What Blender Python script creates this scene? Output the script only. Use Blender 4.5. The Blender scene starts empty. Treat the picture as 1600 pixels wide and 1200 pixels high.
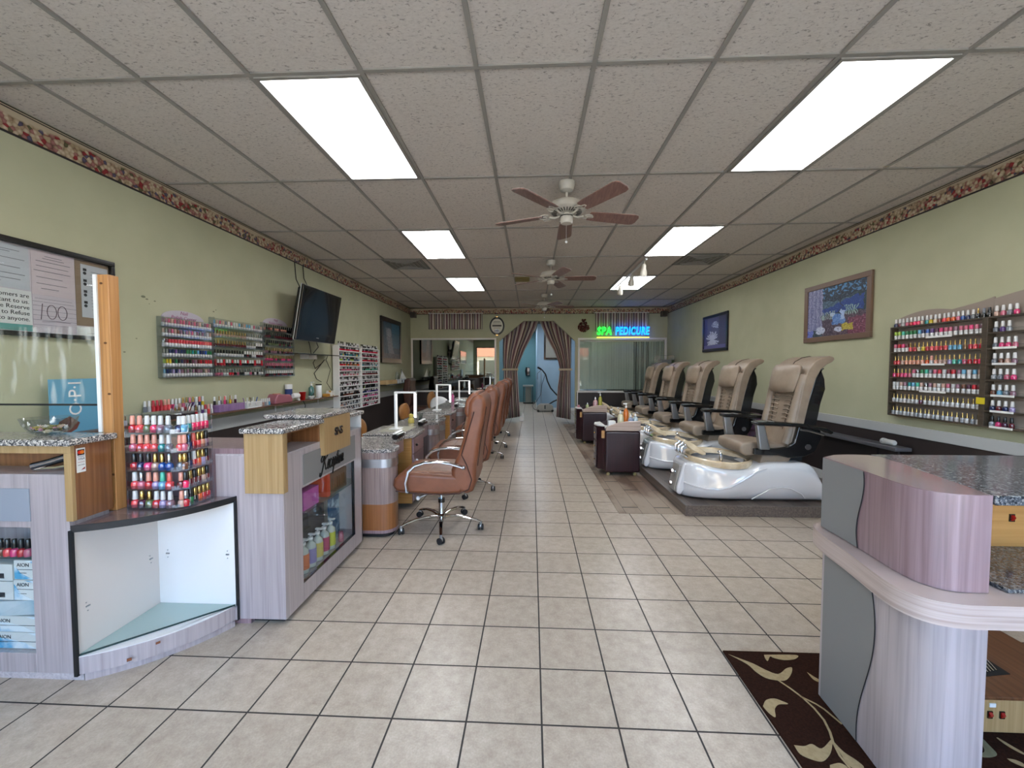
import bpy, bmesh, math, random
from mathutils import Vector, Matrix
random.seed(7)
sc = bpy.context.scene
COL = sc.collection
PI = math.pi

# ---------------------------------------------------------------- materials
def L(h):
    if not isinstance(h, str): return tuple(h) + (1.0,)
    h = h.lstrip('#'); r = []
    for i in (0, 2, 4):
        c = int(h[i:i+2], 16) / 255
        r.append(c/12.92 if c <= .04045 else ((c+.055)/1.055)**2.4)
    return tuple(r) + (1.0,)
MATS = {}
class NT:
    def __init__(s, name):
        s.m = bpy.data.materials.new(name); s.m.use_nodes = True
        s.t = s.m.node_tree; s.n = s.t.nodes; s.b = s.n['Principled BSDF']; s.out = s.n['Material Output']
        MATS[name] = s.m
    def add(s, typ, **kw):
        nd = s.n.new(typ)
        for k, v in kw.items():
            if k in nd.inputs: nd.inputs[k].default_value = v
            else: setattr(nd, k, v)
        return nd
    def link(s, a, b): s.t.links.new(a, b)
    def ramp(s, fac, stops, interp='LINEAR'):
        r = s.n.new('ShaderNodeValToRGB'); cr = r.color_ramp; cr.interpolation = interp
        while len(cr.elements) < len(stops): cr.elements.new(.5)
        for e, (p, c) in zip(cr.elements, stops): e.position = p; e.color = L(c)
        s.link(fac, r.inputs['Fac']); return r
    def coords(s, scale=(1, 1, 1), rot=(0, 0, 0), loc=(0, 0, 0), kind='Object'):
        tc = s.n.new('ShaderNodeTexCoord'); mp = s.n.new('ShaderNodeMapping')
        mp.inputs['Scale'].default_value = scale; mp.inputs['Rotation'].default_value = rot; mp.inputs['Location'].default_value = loc
        s.link(tc.outputs[kind], mp.inputs['Vector']); return mp.outputs['Vector']
    def bump(s, h, strength=.2, dist=.01):
        b = s.add('ShaderNodeBump', Strength=strength, Distance=dist); s.link(h, b.inputs['Height'])
        s.link(b.outputs['Normal'], s.b.inputs['Normal'])
def mat(name, col, rough=.5, metal=0, emit=None, es=0, coat=0, trans=0, alpha=1, spec=.5):
    if name in MATS: return MATS[name]
    t = NT(name); b = t.b
    b.inputs['Base Color'].default_value = L(col); b.inputs['Roughness'].default_value = rough
    b.inputs['Metallic'].default_value = metal; b.inputs['Coat Weight'].default_value = coat
    b.inputs['Specular IOR Level'].default_value = spec
    if trans: b.inputs['Transmission Weight'].default_value = trans
    if emit: b.inputs['Emission Color'].default_value = L(emit); b.inputs['Emission Strength'].default_value = es
    return t.m
def mat_objcolor(name, rough=.2, metal=0, coat=.5):
    t = NT(name); oi = t.add('ShaderNodeObjectInfo'); t.link(oi.outputs['Color'], t.b.inputs['Base Color'])
    t.b.inputs['Roughness'].default_value = rough; t.b.inputs['Metallic'].default_value = metal; t.b.inputs['Coat Weight'].default_value = coat
    return t.m
def mat_noise(name, c1, c2, scale=(5, 5, 5), rough=.5, det=4, bump=0, coat=0, lo=.35, hi=.65, kind='Object'):
    t = NT(name); v = t.coords(scale, kind=kind); n = t.add('ShaderNodeTexNoise', Scale=1.0, Detail=float(det)); t.link(v, n.inputs['Vector'])
    r = t.ramp(n.outputs['Fac'], [(lo, c1), (hi, c2)]); t.link(r.outputs['Color'], t.b.inputs['Base Color'])
    t.b.inputs['Roughness'].default_value = rough; t.b.inputs['Coat Weight'].default_value = coat
    if bump: t.bump(n.outputs['Fac'], bump, .005)
    return t.m
def mat_clear(name, tint=(.93, .96, .96), refl=.05, rough=0.0, maxr=.6):
    """thin clear sheet: fresnel mix of transparent and glossy"""
    t = NT(name); t.n.remove(t.b)
    tr = t.add('ShaderNodeBsdfTransparent'); tr.inputs['Color'].default_value = L(tint)
    gl = t.add('ShaderNodeBsdfGlossy', Roughness=rough); gl.inputs['Color'].default_value = (1, 1, 1, 1)
    lw = t.add('ShaderNodeLayerWeight', Blend=.5); pw = t.add('ShaderNodeMath', operation='POWER'); pw.inputs[1].default_value = 4; t.link(lw.outputs['Facing'], pw.inputs[0])
    mr = t.add('ShaderNodeMapRange'); mr.inputs['To Min'].default_value = refl*.6; mr.inputs['To Max'].default_value = maxr
    t.link(pw.outputs[0], mr.inputs['Value'])
    mx = t.add('ShaderNodeMixShader'); t.link(mr.outputs[0], mx.inputs[0]); t.link(tr.outputs[0], mx.inputs[1]); t.link(gl.outputs[0], mx.inputs[2])
    t.link(mx.outputs[0], t.out.inputs['Surface']); return t.m

def speckle(name, cols, scale=160, rough=.12):
    t = NT(name); v = t.coords((1, 1, 1)); vo = t.add('ShaderNodeTexVoronoi', Scale=float(scale)); t.link(v, vo.inputs['Vector'])
    n = t.add('ShaderNodeTexNoise', Scale=scale*.35, Detail=3.0); t.link(v, n.inputs['Vector'])
    ad = t.add('ShaderNodeMath', operation='ADD'); sp = t.add('ShaderNodeSeparateColor'); t.link(vo.outputs['Color'], sp.inputs[0])
    m2 = t.add('ShaderNodeMath', operation='MULTIPLY'); m2.inputs[1].default_value = .55; t.link(sp.outputs[0], m2.inputs[0])
    m3 = t.add('ShaderNodeMath', operation='MULTIPLY'); m3.inputs[1].default_value = .5; t.link(n.outputs['Fac'], m3.inputs[0])
    t.link(m2.outputs[0], ad.inputs[0]); t.link(m3.outputs[0], ad.inputs[1])
    k = len(cols); r = t.ramp(ad.outputs[0], [(.18+.62*i/k, c) for i, c in enumerate(cols)], 'CONSTANT')
    t.link(r.outputs['Color'], t.b.inputs['Base Color']); t.b.inputs['Roughness'].default_value = rough; return t.m
granite = speckle('granite_pale', ['2a2a2c', '58585a', '8f8c88', 'b8b2aa', '6d6a68', 'd2ccc4', '3c3c40'], 150)
granite_dark = speckle('granite_grey', ['26292e', '3f4349', '565a5f', '75777a', '494d53', '8a8986', '2e3237'], 170, .12)

def wood(name, c1, c2, c3, axis='Z', scale=1, rough=.35, coat=.3, kind='Object'):
    s = {'Z': (70, 70, 1.6), 'X': (1.6, 70, 70), 'Y': (70, 1.6, 70), 'H': (1.6, 1.6, 90)}[axis]
    t = NT(name); v = t.coords(tuple(q*scale for q in s), kind=kind); n = t.add('ShaderNodeTexNoise', Scale=1.0, Detail=5.0, Distortion=.6); t.link(v, n.inputs['Vector'])
    r = t.ramp(n.outputs['Fac'], [(.3, c1), (.5, c2), (.7, c3)]); t.link(r.outputs['Color'], t.b.inputs['Base Color'])
    t.b.inputs['Roughness'].default_value = rough; t.b.inputs['Coat Weight'].default_value = coat; t.b.inputs['Coat Roughness'].default_value = .28 if coat == 1 and rough > .3 else .15
    t.bump(n.outputs['Fac'], .06, .002); return t.m
lam = wood('pale_ash_laminate', '948a8b', 'a59b9c', 'b0a6a8', rough=.4, coat=1)
lam_h = wood('pale_ash_laminate_flat', '9e9698', 'b3abac', 'bfb8b9', 'Y')
lam_pink = wood('rosy_ash_laminate', '735c60', '876f74', '967f84', rough=.4, coat=1)
lam_tan = wood('rosy_tan_laminate', 'a08a7c', 'b39d8f', 'bfaa9c', 'X')
pine = wood('honey_maple', '987b4f', 'a4875c', 'ae9166')
brown_w = wood('cherry_panel', '6e4526', '7d5230', '8a5e3a')
brown_wh = wood('cherry_panel_flat', '53341f', '654027', '734c30', 'Y')
orange_w = wood('orange_maple', 'a97a40', 'b3844a', 'bb8d54', 'X')
post_w = wood('pine_stud', '9c6d3e', 'b07d4a', 'c28f5c')
mahog = wood('dark_mahogany', '1e0a10', '270e15', '30131b')
rack_w = wood('dark_olive_wood', '3a3228', '453b30', '4f4538', 'Y')
deck_w = wood('grey_brown_planks', '4e4540', '5f554e', '71675e', 'Y')
desk_side = wood('walnut_side', '5e3d26', '704a30', '7d563a')

white_p = mat('white_paint', 'd9d9d6', .45)
white_m = mat('white_melamine', 'dcdcda', .4)
white_pl = mat('white_plastic', 'e2e2e0', .35, coat=.3)
grey_pn = mat('grey_panel', '7d7c7b', .5)
black = mat('black_gloss', '0a0a0b', .2, coat=.4)
black_mt = mat('black_matte', '101011', .55)
black_rb = mat('black_rubber', '141416', .7)
chrome = mat('chrome', 'dcdcdc', .08, 1)
steel = mat('brushed_steel', 'a9abad', .32, 1)
silver = mat('silver_band', 'b4b7ba', .3, .9)
gold = mat('gold_metal', 'b3935a', .25, 1)
red_pl = mat('red_plastic', 'a01310', .3)
switch_r = mat('switch_red', '8c0f08', .3)
green_wall = mat_noise('sage_paint', 'a9a98c', 'afaf92', (3, 3, 3), .75)
glass = mat_clear('clear_glass', (.95, .97, .97), .04)
acrylic = mat_clear('clear_acrylic', (.94, .955, .965), .05, .02, .6)
lam_taupe = wood('taupe_ash_laminate', '7c6965', '8f7d78', '9f8e89')
acr_edge = mat_clear('acrylic_edge', (.84, .87, .9), .18, .15, .7)
mirror_m = mat('mirror_silver', 'b5bab8', .02, 1)
shelf_glass = mat_clear('green_glass', (.72, .82, .8), .06)
polish_m = mat_objcolor('nail_lacquer', .12, 0, 1)
cap_m = mat_objcolor('bottle_cap_plastic', .3, 0, .3)
capmetal_m = mat_objcolor('bottle_cap_metal', .22, 1, 0)
leather = mat_noise('tan_leather', '6f412a', '7d4c33', (9, 9, 9), .42, bump=.15)
leather_top = mat_noise('tan_leather_seat', '77503a', '856047', (9, 9, 9), .45, bump=.15)
seam = mat('dark_seam', '3c2016', .6)
taupe = mat_noise('taupe_leather', '857565', '938371', (9, 9, 9), .42, bump=.25)
ped_white = mat('white_fibreglass', 'd9dadc', .12, coat=1)
cream = mat_noise('cream_marble', 'c9b391', 'e0cfb0', (14, 14, 14), .25, coat=.6)
papers = {k: mat('paper_'+k, c, .7) for k, c in dict(white='d6d6d2', lilac='c9bfc4', grey='bfc2c6', kraft='8b7761', teal='5e9a92', rose='cfc0c2').items()}
ink = mat('dark_ink', '26262a', .7)

# ---------------------------------------------------------------- mesh builder
class M:
    def __init__(s): s.v = []; s.f = []; s.mi = []
    def quadmesh(s, rows, mi=0, closeu=False, closev=False):
        b = len(s.v); nr = len(rows); nc = len(rows[0])
        for r in rows: s.v += [tuple(p) for p in r]
        for i in range(nr if closev else nr-1):
            for j in range(nc if closeu else nc-1):
                s.f.append((b+i*nc+j, b+i*nc+(j+1) % nc, b+((i+1) % nr)*nc+(j+1) % nc, b+((i+1) % nr)*nc+j)); s.mi.append(mi)
        return s
    def box(s, x0, x1, y0, y1, z0, z1, mi=0, rot=None, piv=None):
        b = len(s.v); pts = [(x, y, z) for x in (x0, x1) for y in (y0, y1) for z in (z0, z1)]
        if rot is not None:
            c = Vector(piv if piv else ((x0+x1)/2, (y0+y1)/2, (z0+z1)/2)); pts = [tuple(rot @ (Vector(p)-c)+c) for p in pts]
        s.v += pts
        for q in ((0, 1, 3, 2), (4, 6, 7, 5), (0, 4, 5, 1), (2, 3, 7, 6), (0, 2, 6, 4), (1, 5, 7, 3)): s.f.append(tuple(b+i for i in q)); s.mi.append(mi)
        return s
    def lathe(s, prof, c=(0, 0, 0), n=16, mi=0, sx=1, sy=1, axis='Z', cap=True, R=None):
        rows = []
        for r, z in prof:
            row = []
            for k in range(n):
                a = 2*PI*k/n; p = (r*math.cos(a)*sx, r*math.sin(a)*sy, z)
                if axis == 'X': p = (p[2], p[0], p[1])
                if axis == 'Y': p = (p[0], -p[2], p[1])
                if R is not None: p = R @ Vector(p)
                row.append((c[0]+p[0], c[1]+p[1], c[2]+p[2]))
            rows.append(row)
        b = len(s.v); s.quadmesh(rows, mi, closeu=True)
        if cap:
            s.f.append(tuple(b+n-1-k for k in range(n))); s.mi.append(mi)
            e = b+n*(len(prof)-1); s.f.append(tuple(e+k for k in range(n))); s.mi.append(mi)
        return s
    def cyl(s, r, z0, z1, c=(0, 0), n=16, mi=0): return s.lathe([(r, z0), (r, z1)], (c[0], c[1], 0), n, mi)
    def ball(s, c, r, n=12, mi=0, sz=1, sx=1, sy=1):
        k = n//2; return s.lathe([(max(1e-4, r*math.sin(PI*i/k)), -r*sz*math.cos(PI*i/k)) for i in range(k+1)], c, n, mi, sx, sy, cap=False)
    def tube(s, pts, r, n=8, mi=0, closed=False, flat=1.0, r1=None):
        P = [Vector(p) for p in pts]; rows = []; N = len(P); up = Vector((0, 0, 1))
        d0 = (P[1]-P[0]).normalized()
        if abs(d0.z) > .9: up = Vector((0, 1, 0))
        for i, p in enumerate(P):
            d = (P[(i+1) % N]-P[i-1]) if closed else (P[min(i+1, N-1)]-P[max(i-1, 0)])
            d.normalize(); a = up-d*up.dot(d)
            if a.length < 1e-4: a = Vector((1, 0, 0))-d*d.x
            a.normalize(); up = a; bb = d.cross(a); rr = r if r1 is None else r+(r1-r)*i/(N-1)
            rows.append([tuple(p+a*rr*flat*math.sin(2*PI*k/n)+bb*rr*math.cos(2*PI*k/n)) for k in range(n)])
        b = len(s.v); s.quadmesh(rows, mi, closeu=True, closev=closed)
        if not closed:
            s.f.append(tuple(b+k for k in range(n))[::-1]); s.mi.append(mi); e = b+n*(N-1); s.f.append(tuple(e+k for k in range(n))); s.mi.append(mi)
        return s
    def prism(s, poly, lo, hi, axis='Z', mi=0, miside=None):
        """poly in the two other axes (in x,y,z order), extruded along axis"""
        b = len(s.v); n = len(poly)
        for h in (lo, hi):
            for a, c in poly: s.v.append({'Z': (a, c, h), 'Y': (a, h, c), 'X': (h, a, c)}[axis])
        s.f.append(tuple(b+i for i in range(n))[::-1]); s.f.append(tuple(b+n+i for i in range(n))); s.mi += [mi, mi]
        for i in range(n): s.f.append((b+i, b+(i+1) % n, b+n+(i+1) % n, b+n+i)); s.mi.append(mi if miside is None else miside)
        return s
    def join(s, o, T=None):
        b = len(s.v); s.v += [tuple(T @ Vector(p)) for p in o.v] if T is not None else o.v
        s.f += [tuple(b+i for i in q) for q in o.f]; s.mi += o.mi; return s
def link(o, parent=None):
    COL.objects.link(o)
    if parent is not None:
        o.parent = parent
    return o
def fixn(me):
    bm = bmesh.new(); bm.from_mesh(me); bmesh.ops.recalc_face_normals(bm, faces=bm.faces); bm.to_mesh(me); bm.free()
def part(name, m, mats, parent=None, world=True, smooth=False, bev=0, seg=2, sub=0, ang=40):
    me = bpy.data.meshes.new(name); me.from_pydata(m.v, [], m.f); mats = mats if isinstance(mats, (list, tuple)) else [mats]
    for q in mats: me.materials.append(q)
    me.polygons.foreach_set('material_index', m.mi); fixn(me)
    if smooth or sub: me.polygons.foreach_set('use_smooth', [True]*len(m.f))
    o = bpy.data.objects.new(name, me); link(o, parent)
    if parent is not None and world: o.location = -wloc(parent)
    if bev:
        md = o.modifiers.new('bevel', 'BEVEL'); md.width = bev; md.segments = seg; md.limit_method = 'ANGLE'; md.angle_limit = math.radians(ang); md.harden_normals = False
        me.polygons.foreach_set('use_smooth', [True]*len(m.f))
        md2 = o.modifiers.new('wn', 'WEIGHTED_NORMAL'); md2.keep_sharp = False
    if sub:
        md = o.modifiers.new('sub', 'SUBSURF'); md.levels = md.render_levels = sub
    elif smooth and not bev:
        try: me.set_sharp_from_angle(angle=math.radians(ang))
        except Exception: pass
    return o
def wloc(o):
    v = Vector((0, 0, 0))
    while o is not None: v += o.location; o = o.parent
    return v
def thing(name, label, cat, loc=(0, 0, 0), group=None, rz=0):
    o = bpy.data.objects.new(name, None); o.empty_display_size = .1; COL.objects.link(o); o.location = loc; o.rotation_euler.z = rz
    return tag(o, label, cat, group)
def tag(o, label, cat, group=None, kind=None):
    o['label'] = label; o['category'] = cat
    if group: o['group'] = group
    if kind: o['kind'] = kind
    return o
def struct(name, m, mats, **k):
    o = part(name, m, mats, **k); o['kind'] = 'structure'; return o
def dup(root, loc=None, rz=None, label=None):
    def cp(o, par):
        c = o.copy(); COL.objects.link(c); c.parent = par
        for ch in KIDS.get(o.name, []): cp(ch, c)
        return c
    c = cp(root, None)
    if loc is not None: c.location = loc
    if rz is not None: c.rotation_euler.z = rz
    if label: c['label'] = label
    return c
KIDS = {}
def note_kids(root):
    KIDS.clear()
    for o in COL.objects:
        if o.parent is not None: KIDS.setdefault(o.parent.name, []).append(o)
RX = {'-Y': (PI/2, 0, 0), '+X': (PI/2, 0, PI/2), '-X': (PI/2, 0, -PI/2), '+Y': (PI/2, 0, PI)}
def text(name, body, loc, size, facing, m, parent, ext=.001, shear=0, align='CENTER', sx=1, bevel=0, fill=True, space=1, width=0):
    cu = bpy.data.curves.new(name, 'FONT'); cu.body = body; cu.size = size; cu.extrude = ext; cu.shear = shear; cu.align_x = align; cu.align_y = 'CENTER'
    cu.space_character = space; cu.resolution_u = 3
    if bevel: cu.bevel_depth = bevel; cu.bevel_resolution = 1
    if not fill: cu.fill_mode = 'NONE'; cu.extrude = 0
    cu.materials.append(m)
    tmp = bpy.data.objects.new(name, cu); COL.objects.link(tmp); bpy.context.view_layer.update()
    me = bpy.data.meshes.new_from_object(tmp.evaluated_get(bpy.context.evaluated_depsgraph_get())); bpy.data.objects.remove(tmp)
    if width:
        xs = [v.co.x for v in me.vertices]; sx = width/(max(xs)-min(xs))
    for v in me.vertices: v.co.x *= sx
    o = bpy.data.objects.new(name, me); link(o, parent); o.location = Vector(loc)-(wloc(parent) if parent else Vector()); o.rotation_euler = RX[facing]
    return o
def parts(name, boxes, mt, parent, **k):
    for b in boxes: part(name, M().box(*b), mt, parent, **k)
ORD = 'first second third fourth fifth sixth seventh eighth ninth tenth eleventh twelfth thirteenth fourteenth fifteenth sixteenth seventeenth eighteenth nineteenth twentieth'.split()
ORD += ['twenty-'+q for q in ORD[:9]]
# ---------------------------------------------------------------- room shell
XL, XR, YB, YF, ZC = -3.09, 3.555, 10.6, -1.7, 2.99
# floor tiles
t = NT('beige_floor_tiles'); s_ = .3048
v = t.coords((1/s_, 1/s_, 1/s_), loc=(-.0423/s_, -1.8818/s_, 0), rot=(0, 0, .0087))
br = t.add('ShaderNodeTexBrick', offset=0.0, squash=1.0); t.link(v, br.inputs['Vector'])
for k, q in (('Scale', 1.0), ('Mortar Size', .013), ('Mortar Smooth', .1), ('Brick Width', 1.0), ('Row Height', 1.0), ('Bias', 0.0)): br.inputs[k].default_value = q
br.inputs['Color1'].default_value = (.45, .45, .45, 1); br.inputs['Color2'].default_value = (.55, .55, .55, 1); br.inputs['Mortar'].default_value = (0, 0, 0, 1)
n1 = t.add('ShaderNodeTexNoise', Scale=4.5, Detail=10.0, Roughness=.78); t.link(v, n1.inputs['Vector'])
r1 = t.ramp(n1.outputs['Fac'], [(.3, '978878'), (.5, 'aa9d8d'), (.7, 'b9ae9f')])
n2 = t.add('ShaderNodeTexNoise', Scale=40.0, Detail=3.0); t.link(v, n2.inputs['Vector'])
mx = t.add('ShaderNodeMix', data_type='RGBA', blend_type='OVERLAY'); mx.inputs[0].default_value = .22; t.link(r1.outputs[0], mx.inputs[6]); t.link(n2.outputs['Fac'], mx.inputs[7])
mx3 = t.add('ShaderNodeMix', data_type='RGBA', blend_type='OVERLAY'); mx3.inputs[0].default_value = .35; t.link(mx.outputs[2], mx3.inputs[6]); t.link(br.outputs['Color'], mx3.inputs[7])
mx2 = t.add('ShaderNodeMix', data_type='RGBA'); t.link(br.outputs['Fac'], mx2.inputs[0]); t.link(mx3.outputs[2], mx2.inputs[6]); mx2.inputs[7].default_value = L('2d2926')
t.link(mx2.outputs[2], t.b.inputs['Base Color'])
rr = t.add('ShaderNodeMapRange'); rr.inputs['To Min'].default_value = .3; rr.inputs['To Max'].default_value = .8; t.link(br.outputs['Fac'], rr.inputs['Value']); t.link(rr.outputs[0], t.b.inputs['Roughness'])
sb = t.add('ShaderNodeMath', operation='MULTIPLY'); sb.inputs[1].default_value = -1; t.link(br.outputs['Fac'], sb.inputs[0]); t.bump(sb.outputs[0], .4, .003)
floor_mat = t.m
struct('floor', M().box(XL-.1, XR+.1, YF-.1, 17.2, -.1, 0), floor_mat)

# planked strip and platform
def planks(name, cols, pw, pl, rough=.5, wear=None):
    t = NT(name); v = t.coords((1/pw, 1/pl, 1), rot=(0, 0, PI/2))
    br = t.add('ShaderNodeTexBrick', offset=.37); t.link(v, br.inputs['Vector'])
    for k, q in (('Scale', 1.0), ('Mortar Size', .012), ('Mortar Smooth', .1), ('Brick Width', 1.0), ('Row Height', 1.0), ('Bias', 0.0)): br.inputs[k].default_value = q
    br.inputs['Color1'].default_value = (0, 0, 0, 1); br.inputs['Color2'].default_value = (1, 1, 1, 1); br.inputs['Mortar'].default_value = (.5, .5, .5, 1)
    v2 = t.coords((30, 2, 30)); n = t.add('ShaderNodeTexNoise', Scale=1.0, Detail=5.0); t.link(v2, n.inputs['Vector'])
    ad = t.add('ShaderNodeMix', data_type='FLOAT'); ad.inputs[0].default_value = .5; t.link(n.outputs['Fac'], ad.inputs[3]); t.link(br.outputs['Color'], ad.inputs[2])
    r = t.ramp(ad.outputs[0], [(.2, cols[0]), (.5, cols[1]), (.8, cols[2])]); c = r.outputs[0]
    if wear:
        v3 = t.coords((2.2, 1.1, 1)); n3 = t.add('ShaderNodeTexNoise', Scale=1.0, Detail=6.0); t.link(v3, n3.inputs['Vector'])
        r3 = t.ramp(n3.outputs['Fac'], [(.46, (0, 0, 0)), (.56, (1, 1, 1))]); m3 = t.add('ShaderNodeMix', data_type='RGBA'); t.link(r3.outputs[0], m3.inputs[0]); t.link(c, m3.inputs[6]); m3.inputs[7].default_value = L(wear); c = m3.outputs[2]
    m = t.add('ShaderNodeMix', data_type='RGBA'); t.link(br.outputs['Fac'], m.inputs[0]); t.link(c, m.inputs[6]); m.inputs[7].default_value = L('241d18')
    t.link(m.outputs[2], t.b.inputs['Base Color']); t.b.inputs['Roughness'].default_value = rough; return t.m
strip_m = planks('worn_wood_planks', ['4b382c', '5f4a3c', '74614f'], .16, .95, .5, '8f8070')
plat_m = planks('platform_planks', ['3f3732', '544a43', '665c53'], .16, 1.1, .4)
struct('floor_wood_strip', M().box(.89, 1.52, 3.98, 10.3, 0, .004), strip_m)
p = struct('platform_floor', M().box(1.54, XR, 3.96, YB, 0, .1), plat_m)
struct('platform_edging', M().box(1.515, 1.54, 3.935, YB, 0, .103).box(1.54, XR, 3.935, 3.96, 0, .103), deck_w, bev=.004)

# walls with brown wainscot
wains = mat_noise('dark_brown_wainscot', '2a2220', '302725', (2, 2, 2), .5)
rail_m = mat('pale_chair_rail', 'a9aaa8', .45)
def wallx(name, x0, x1, face):
    struct(name, M().box(x0, x1, YF, YB, 0, ZC+.05), green_wall)
wallx('wall_left', XL-.12, XL, 1); wallx('wall_right', XR, XR+.12, -1)
struct('wainscot_panel_left', M().box(XL, XL+.012, YF, YB-.0, 0, .81), wains)
struct('wainscot_panel_right', M().box(XR-.012, XR, YF, YB, 0, .79), wains)
struct('trim_1', M().box(XL, XL+.022, YF, YB, .81, .93), rail_m, bev=.004)
struct('trim_2', M().box(XR-.022, XR, YF, YB, .79, .885), rail_m, bev=.004)
struct('baseboard_left', M().box(XL+.012, XL+.024, YF, YB, 0, .09), white_p)
struct('baseboard_right', M().box(XR-.024, XR-.012, YF, YB, 0, .2), white_p)
# back wall: openings for two windows and the arch
AX0, AX1, AZ, AT0, AT1, AZT = -.76, 1.215, 2.12, -.13, .65, 2.645
WL = (-3.03, -.88, .84, 2.16); WR = (1.33, 3.49, .84, 2.15)
w = M()
w.box(XL, WL[0], YB, YB+.12, 0, ZC+.05); w.box(WL[0], WL[1], YB, YB+.12, 0, WL[2]); w.box(WL[0], WL[1], YB, YB+.12, WL[3], ZC+.05)
w.box(WL[1], AX0, YB, YB+.12, 0, ZC+.05)
w.prism([(AX0, AZ), (AT0, AZT), (AT1, AZT), (AX1, AZ), (AX1, ZC+.05), (AX0, ZC+.05)], YB, YB+.12, 'Y')
w.box(AX1, WR[0], YB, YB+.12, 0, ZC+.05); w.box(WR[0], WR[1], YB, YB+.12, 0, WR[2]); w.box(WR[0], WR[1], YB, YB+.12, WR[3], ZC+.05); w.box(WR[1], XR, YB, YB+.12, 0, ZC+.05)
struct('wall_back', w, green_wall)
struct('wainscot_panel_back', M().box(XL+.02, AX0-.05, YB-.012, YB, 0, .8).box(AX1+.03, XR-.02, YB-.012, YB, 0, .8), wains)
struct('baseboard_back', M().box(XL+.03, AX0-.05, YB-.024, YB-.012, 0, .1).box(AX1+.03, 1.5, YB-.024, YB-.012, 0, .1), white_p)
def frame(m, x0, x1, z0, z1, w, y0, y1):
    m.box(x0-w, x1+w, y0, y1, z1, z1+w); m.box(x0-w, x1+w, y0, y1, z0-w, z0); m.box(x0-w, x0, y0, y1, z0, z1); m.box(x1, x1+w, y0, y1, z0, z1); return m
win1 = struct('window_1', frame(M(), WR[0], WR[1], WR[2], WR[3], .05, YB-.02, YB+.03), white_p, bev=.004)
g = part('window_pane', M().box(WR[0], WR[1], YB+.012, YB+.018, WR[2], WR[3]), glass, win1); 
mir = thing('wall_mirror', 'wide white framed mirror on the back wall reflecting the shop front', 'mirror', (-1.95, YB-.02, .8))
part('mirror_frame', frame(M(), WL[0], WL[1], WL[2], WL[3], .045, YB-.03, YB+.01), white_p, mir, bev=.004)
mm = NT('mirror_glass'); mm.b.inputs['Metallic'].default_value = 1; mm.b.inputs['Roughness'].default_value = .015; mm.b.inputs['Base Color'].default_value = L('8d938f')
part('mirror_glass', M().box(WL[0], WL[1], YB-.005, YB, WL[2], WL[3]), mm.m, mir)
# vertical blinds behind right window
bm_ = mat('pale_green_vane', 'b3c0b4', .6)
m = M(); n = 34
for i in range(n):
    x = WR[0]+.03+(WR[1]-WR[0]-.06)*i/(n-1); a = math.radians(18+3*math.sin(i*2.1)+(22 if i in (22, 23, 25, 27) else 0))
    m.box(x-.034, x+.034, YB+.075, YB+.0765, WR[2]+.03, WR[3]-.04, 0, Matrix.Rotation(a, 3, 'Z'))
vb = thing('vertical_blind', 'pale green vertical blind closed behind the back window', 'blind', (2.4, YB+.08, WR[3]-.04))
part('vane', m, bm_, vb); part('head_rail', M().box(WR[0]+.005, WR[1]-.005, YB+.05, YB+.1, WR[3]-.04, WR[3]), white_p, vb)
# wallpaper border
t = NT('floral_border'); v = t.coords((1, 1, 1)); vo = t.add('ShaderNodeTexVoronoi', Scale=40.0, Randomness=1.0); t.link(v, vo.inputs['Vector'])
sep = t.add('ShaderNodeSeparateColor'); t.link(vo.outputs['Color'], sep.inputs[0])
rc = t.ramp(sep.outputs[0], [(0, 'c4b498'), (.2, 'b49c84'), (.3, '96282c'), (.37, 'c9b8a0'), (.55, '55506c'), (.61, 'a3706c'), (.72, '62603f'), (.77, 'cfc0a8'), (.92, 'ab7568')], 'CONSTANT')
rd = t.ramp(vo.outputs['Distance'], [(0, 'ffffff'), (.6, 'd0c8ba'), (.9, '8b8276')]); mx = t.add('ShaderNodeMix', data_type='RGBA', blend_type='MULTIPLY'); mx.inputs[0].default_value = 1; t.link(rc.outputs[0], mx.inputs[6]); t.link(rd.outputs[0], mx.inputs[7])
sx = t.add('ShaderNodeSeparateXYZ'); t.link(v, sx.inputs[0])
nw = t.add('ShaderNodeTexNoise', Scale=3.0); t.link(v, nw.inputs['Vector']); wv = t.add('ShaderNodeMath', operation='MULTIPLY_ADD'); wv.inputs[1].default_value = .1; t.link(nw.outputs['Fac'], wv.inputs[0]); t.link(sx.outputs[2], wv.inputs[2])
bg = t.ramp(wv.outputs[0], [(0, (0, 0, 0)), (1, (1, 1, 1))]); mrz = t.add('ShaderNodeMapRange'); mrz.inputs['From Min'].default_value = 2.985; mrz.inputs['From Max'].default_value = 3.0; t.link(wv.outputs[0], mrz.inputs['Value'])
m2 = t.add('ShaderNodeMix', data_type='RGBA'); t.link(mrz.outputs[0], m2.inputs[0]); t.link(mx.outputs[2], m2.inputs[6]); m2.inputs[7].default_value = L('b7a88e')
t.link(m2.outputs[2], t.b.inputs['Base Color']); t.b.inputs['Roughness'].default_value = .7; border_m = t.m
edge_m = mat('border_dark_edge', '241c1a', .6)
def border(name, x0, x1, y0, y1, ax):
    m = M(); e = .003
    m.box(x0, x1, y0, y1, 2.825, 2.985, 0)
    d = {'x+': (0, e, 0, 0), 'x-': (-e, 0, 0, 0), 'y-': (0, 0, -e, 0)}[ax]
    m.box(x0+d[0], x1+d[1], y0+d[2], y1+d[3], 2.82, 2.832, 1); m.box(x0+d[0], x1+d[1], y0+d[2], y1+d[3], 2.968, 2.973, 1); m.box(x0+d[0], x1+d[1], y0+d[2], y1+d[3], 2.982, 2.988, 1)
    struct(name, m, [border_m, edge_m])
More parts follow.
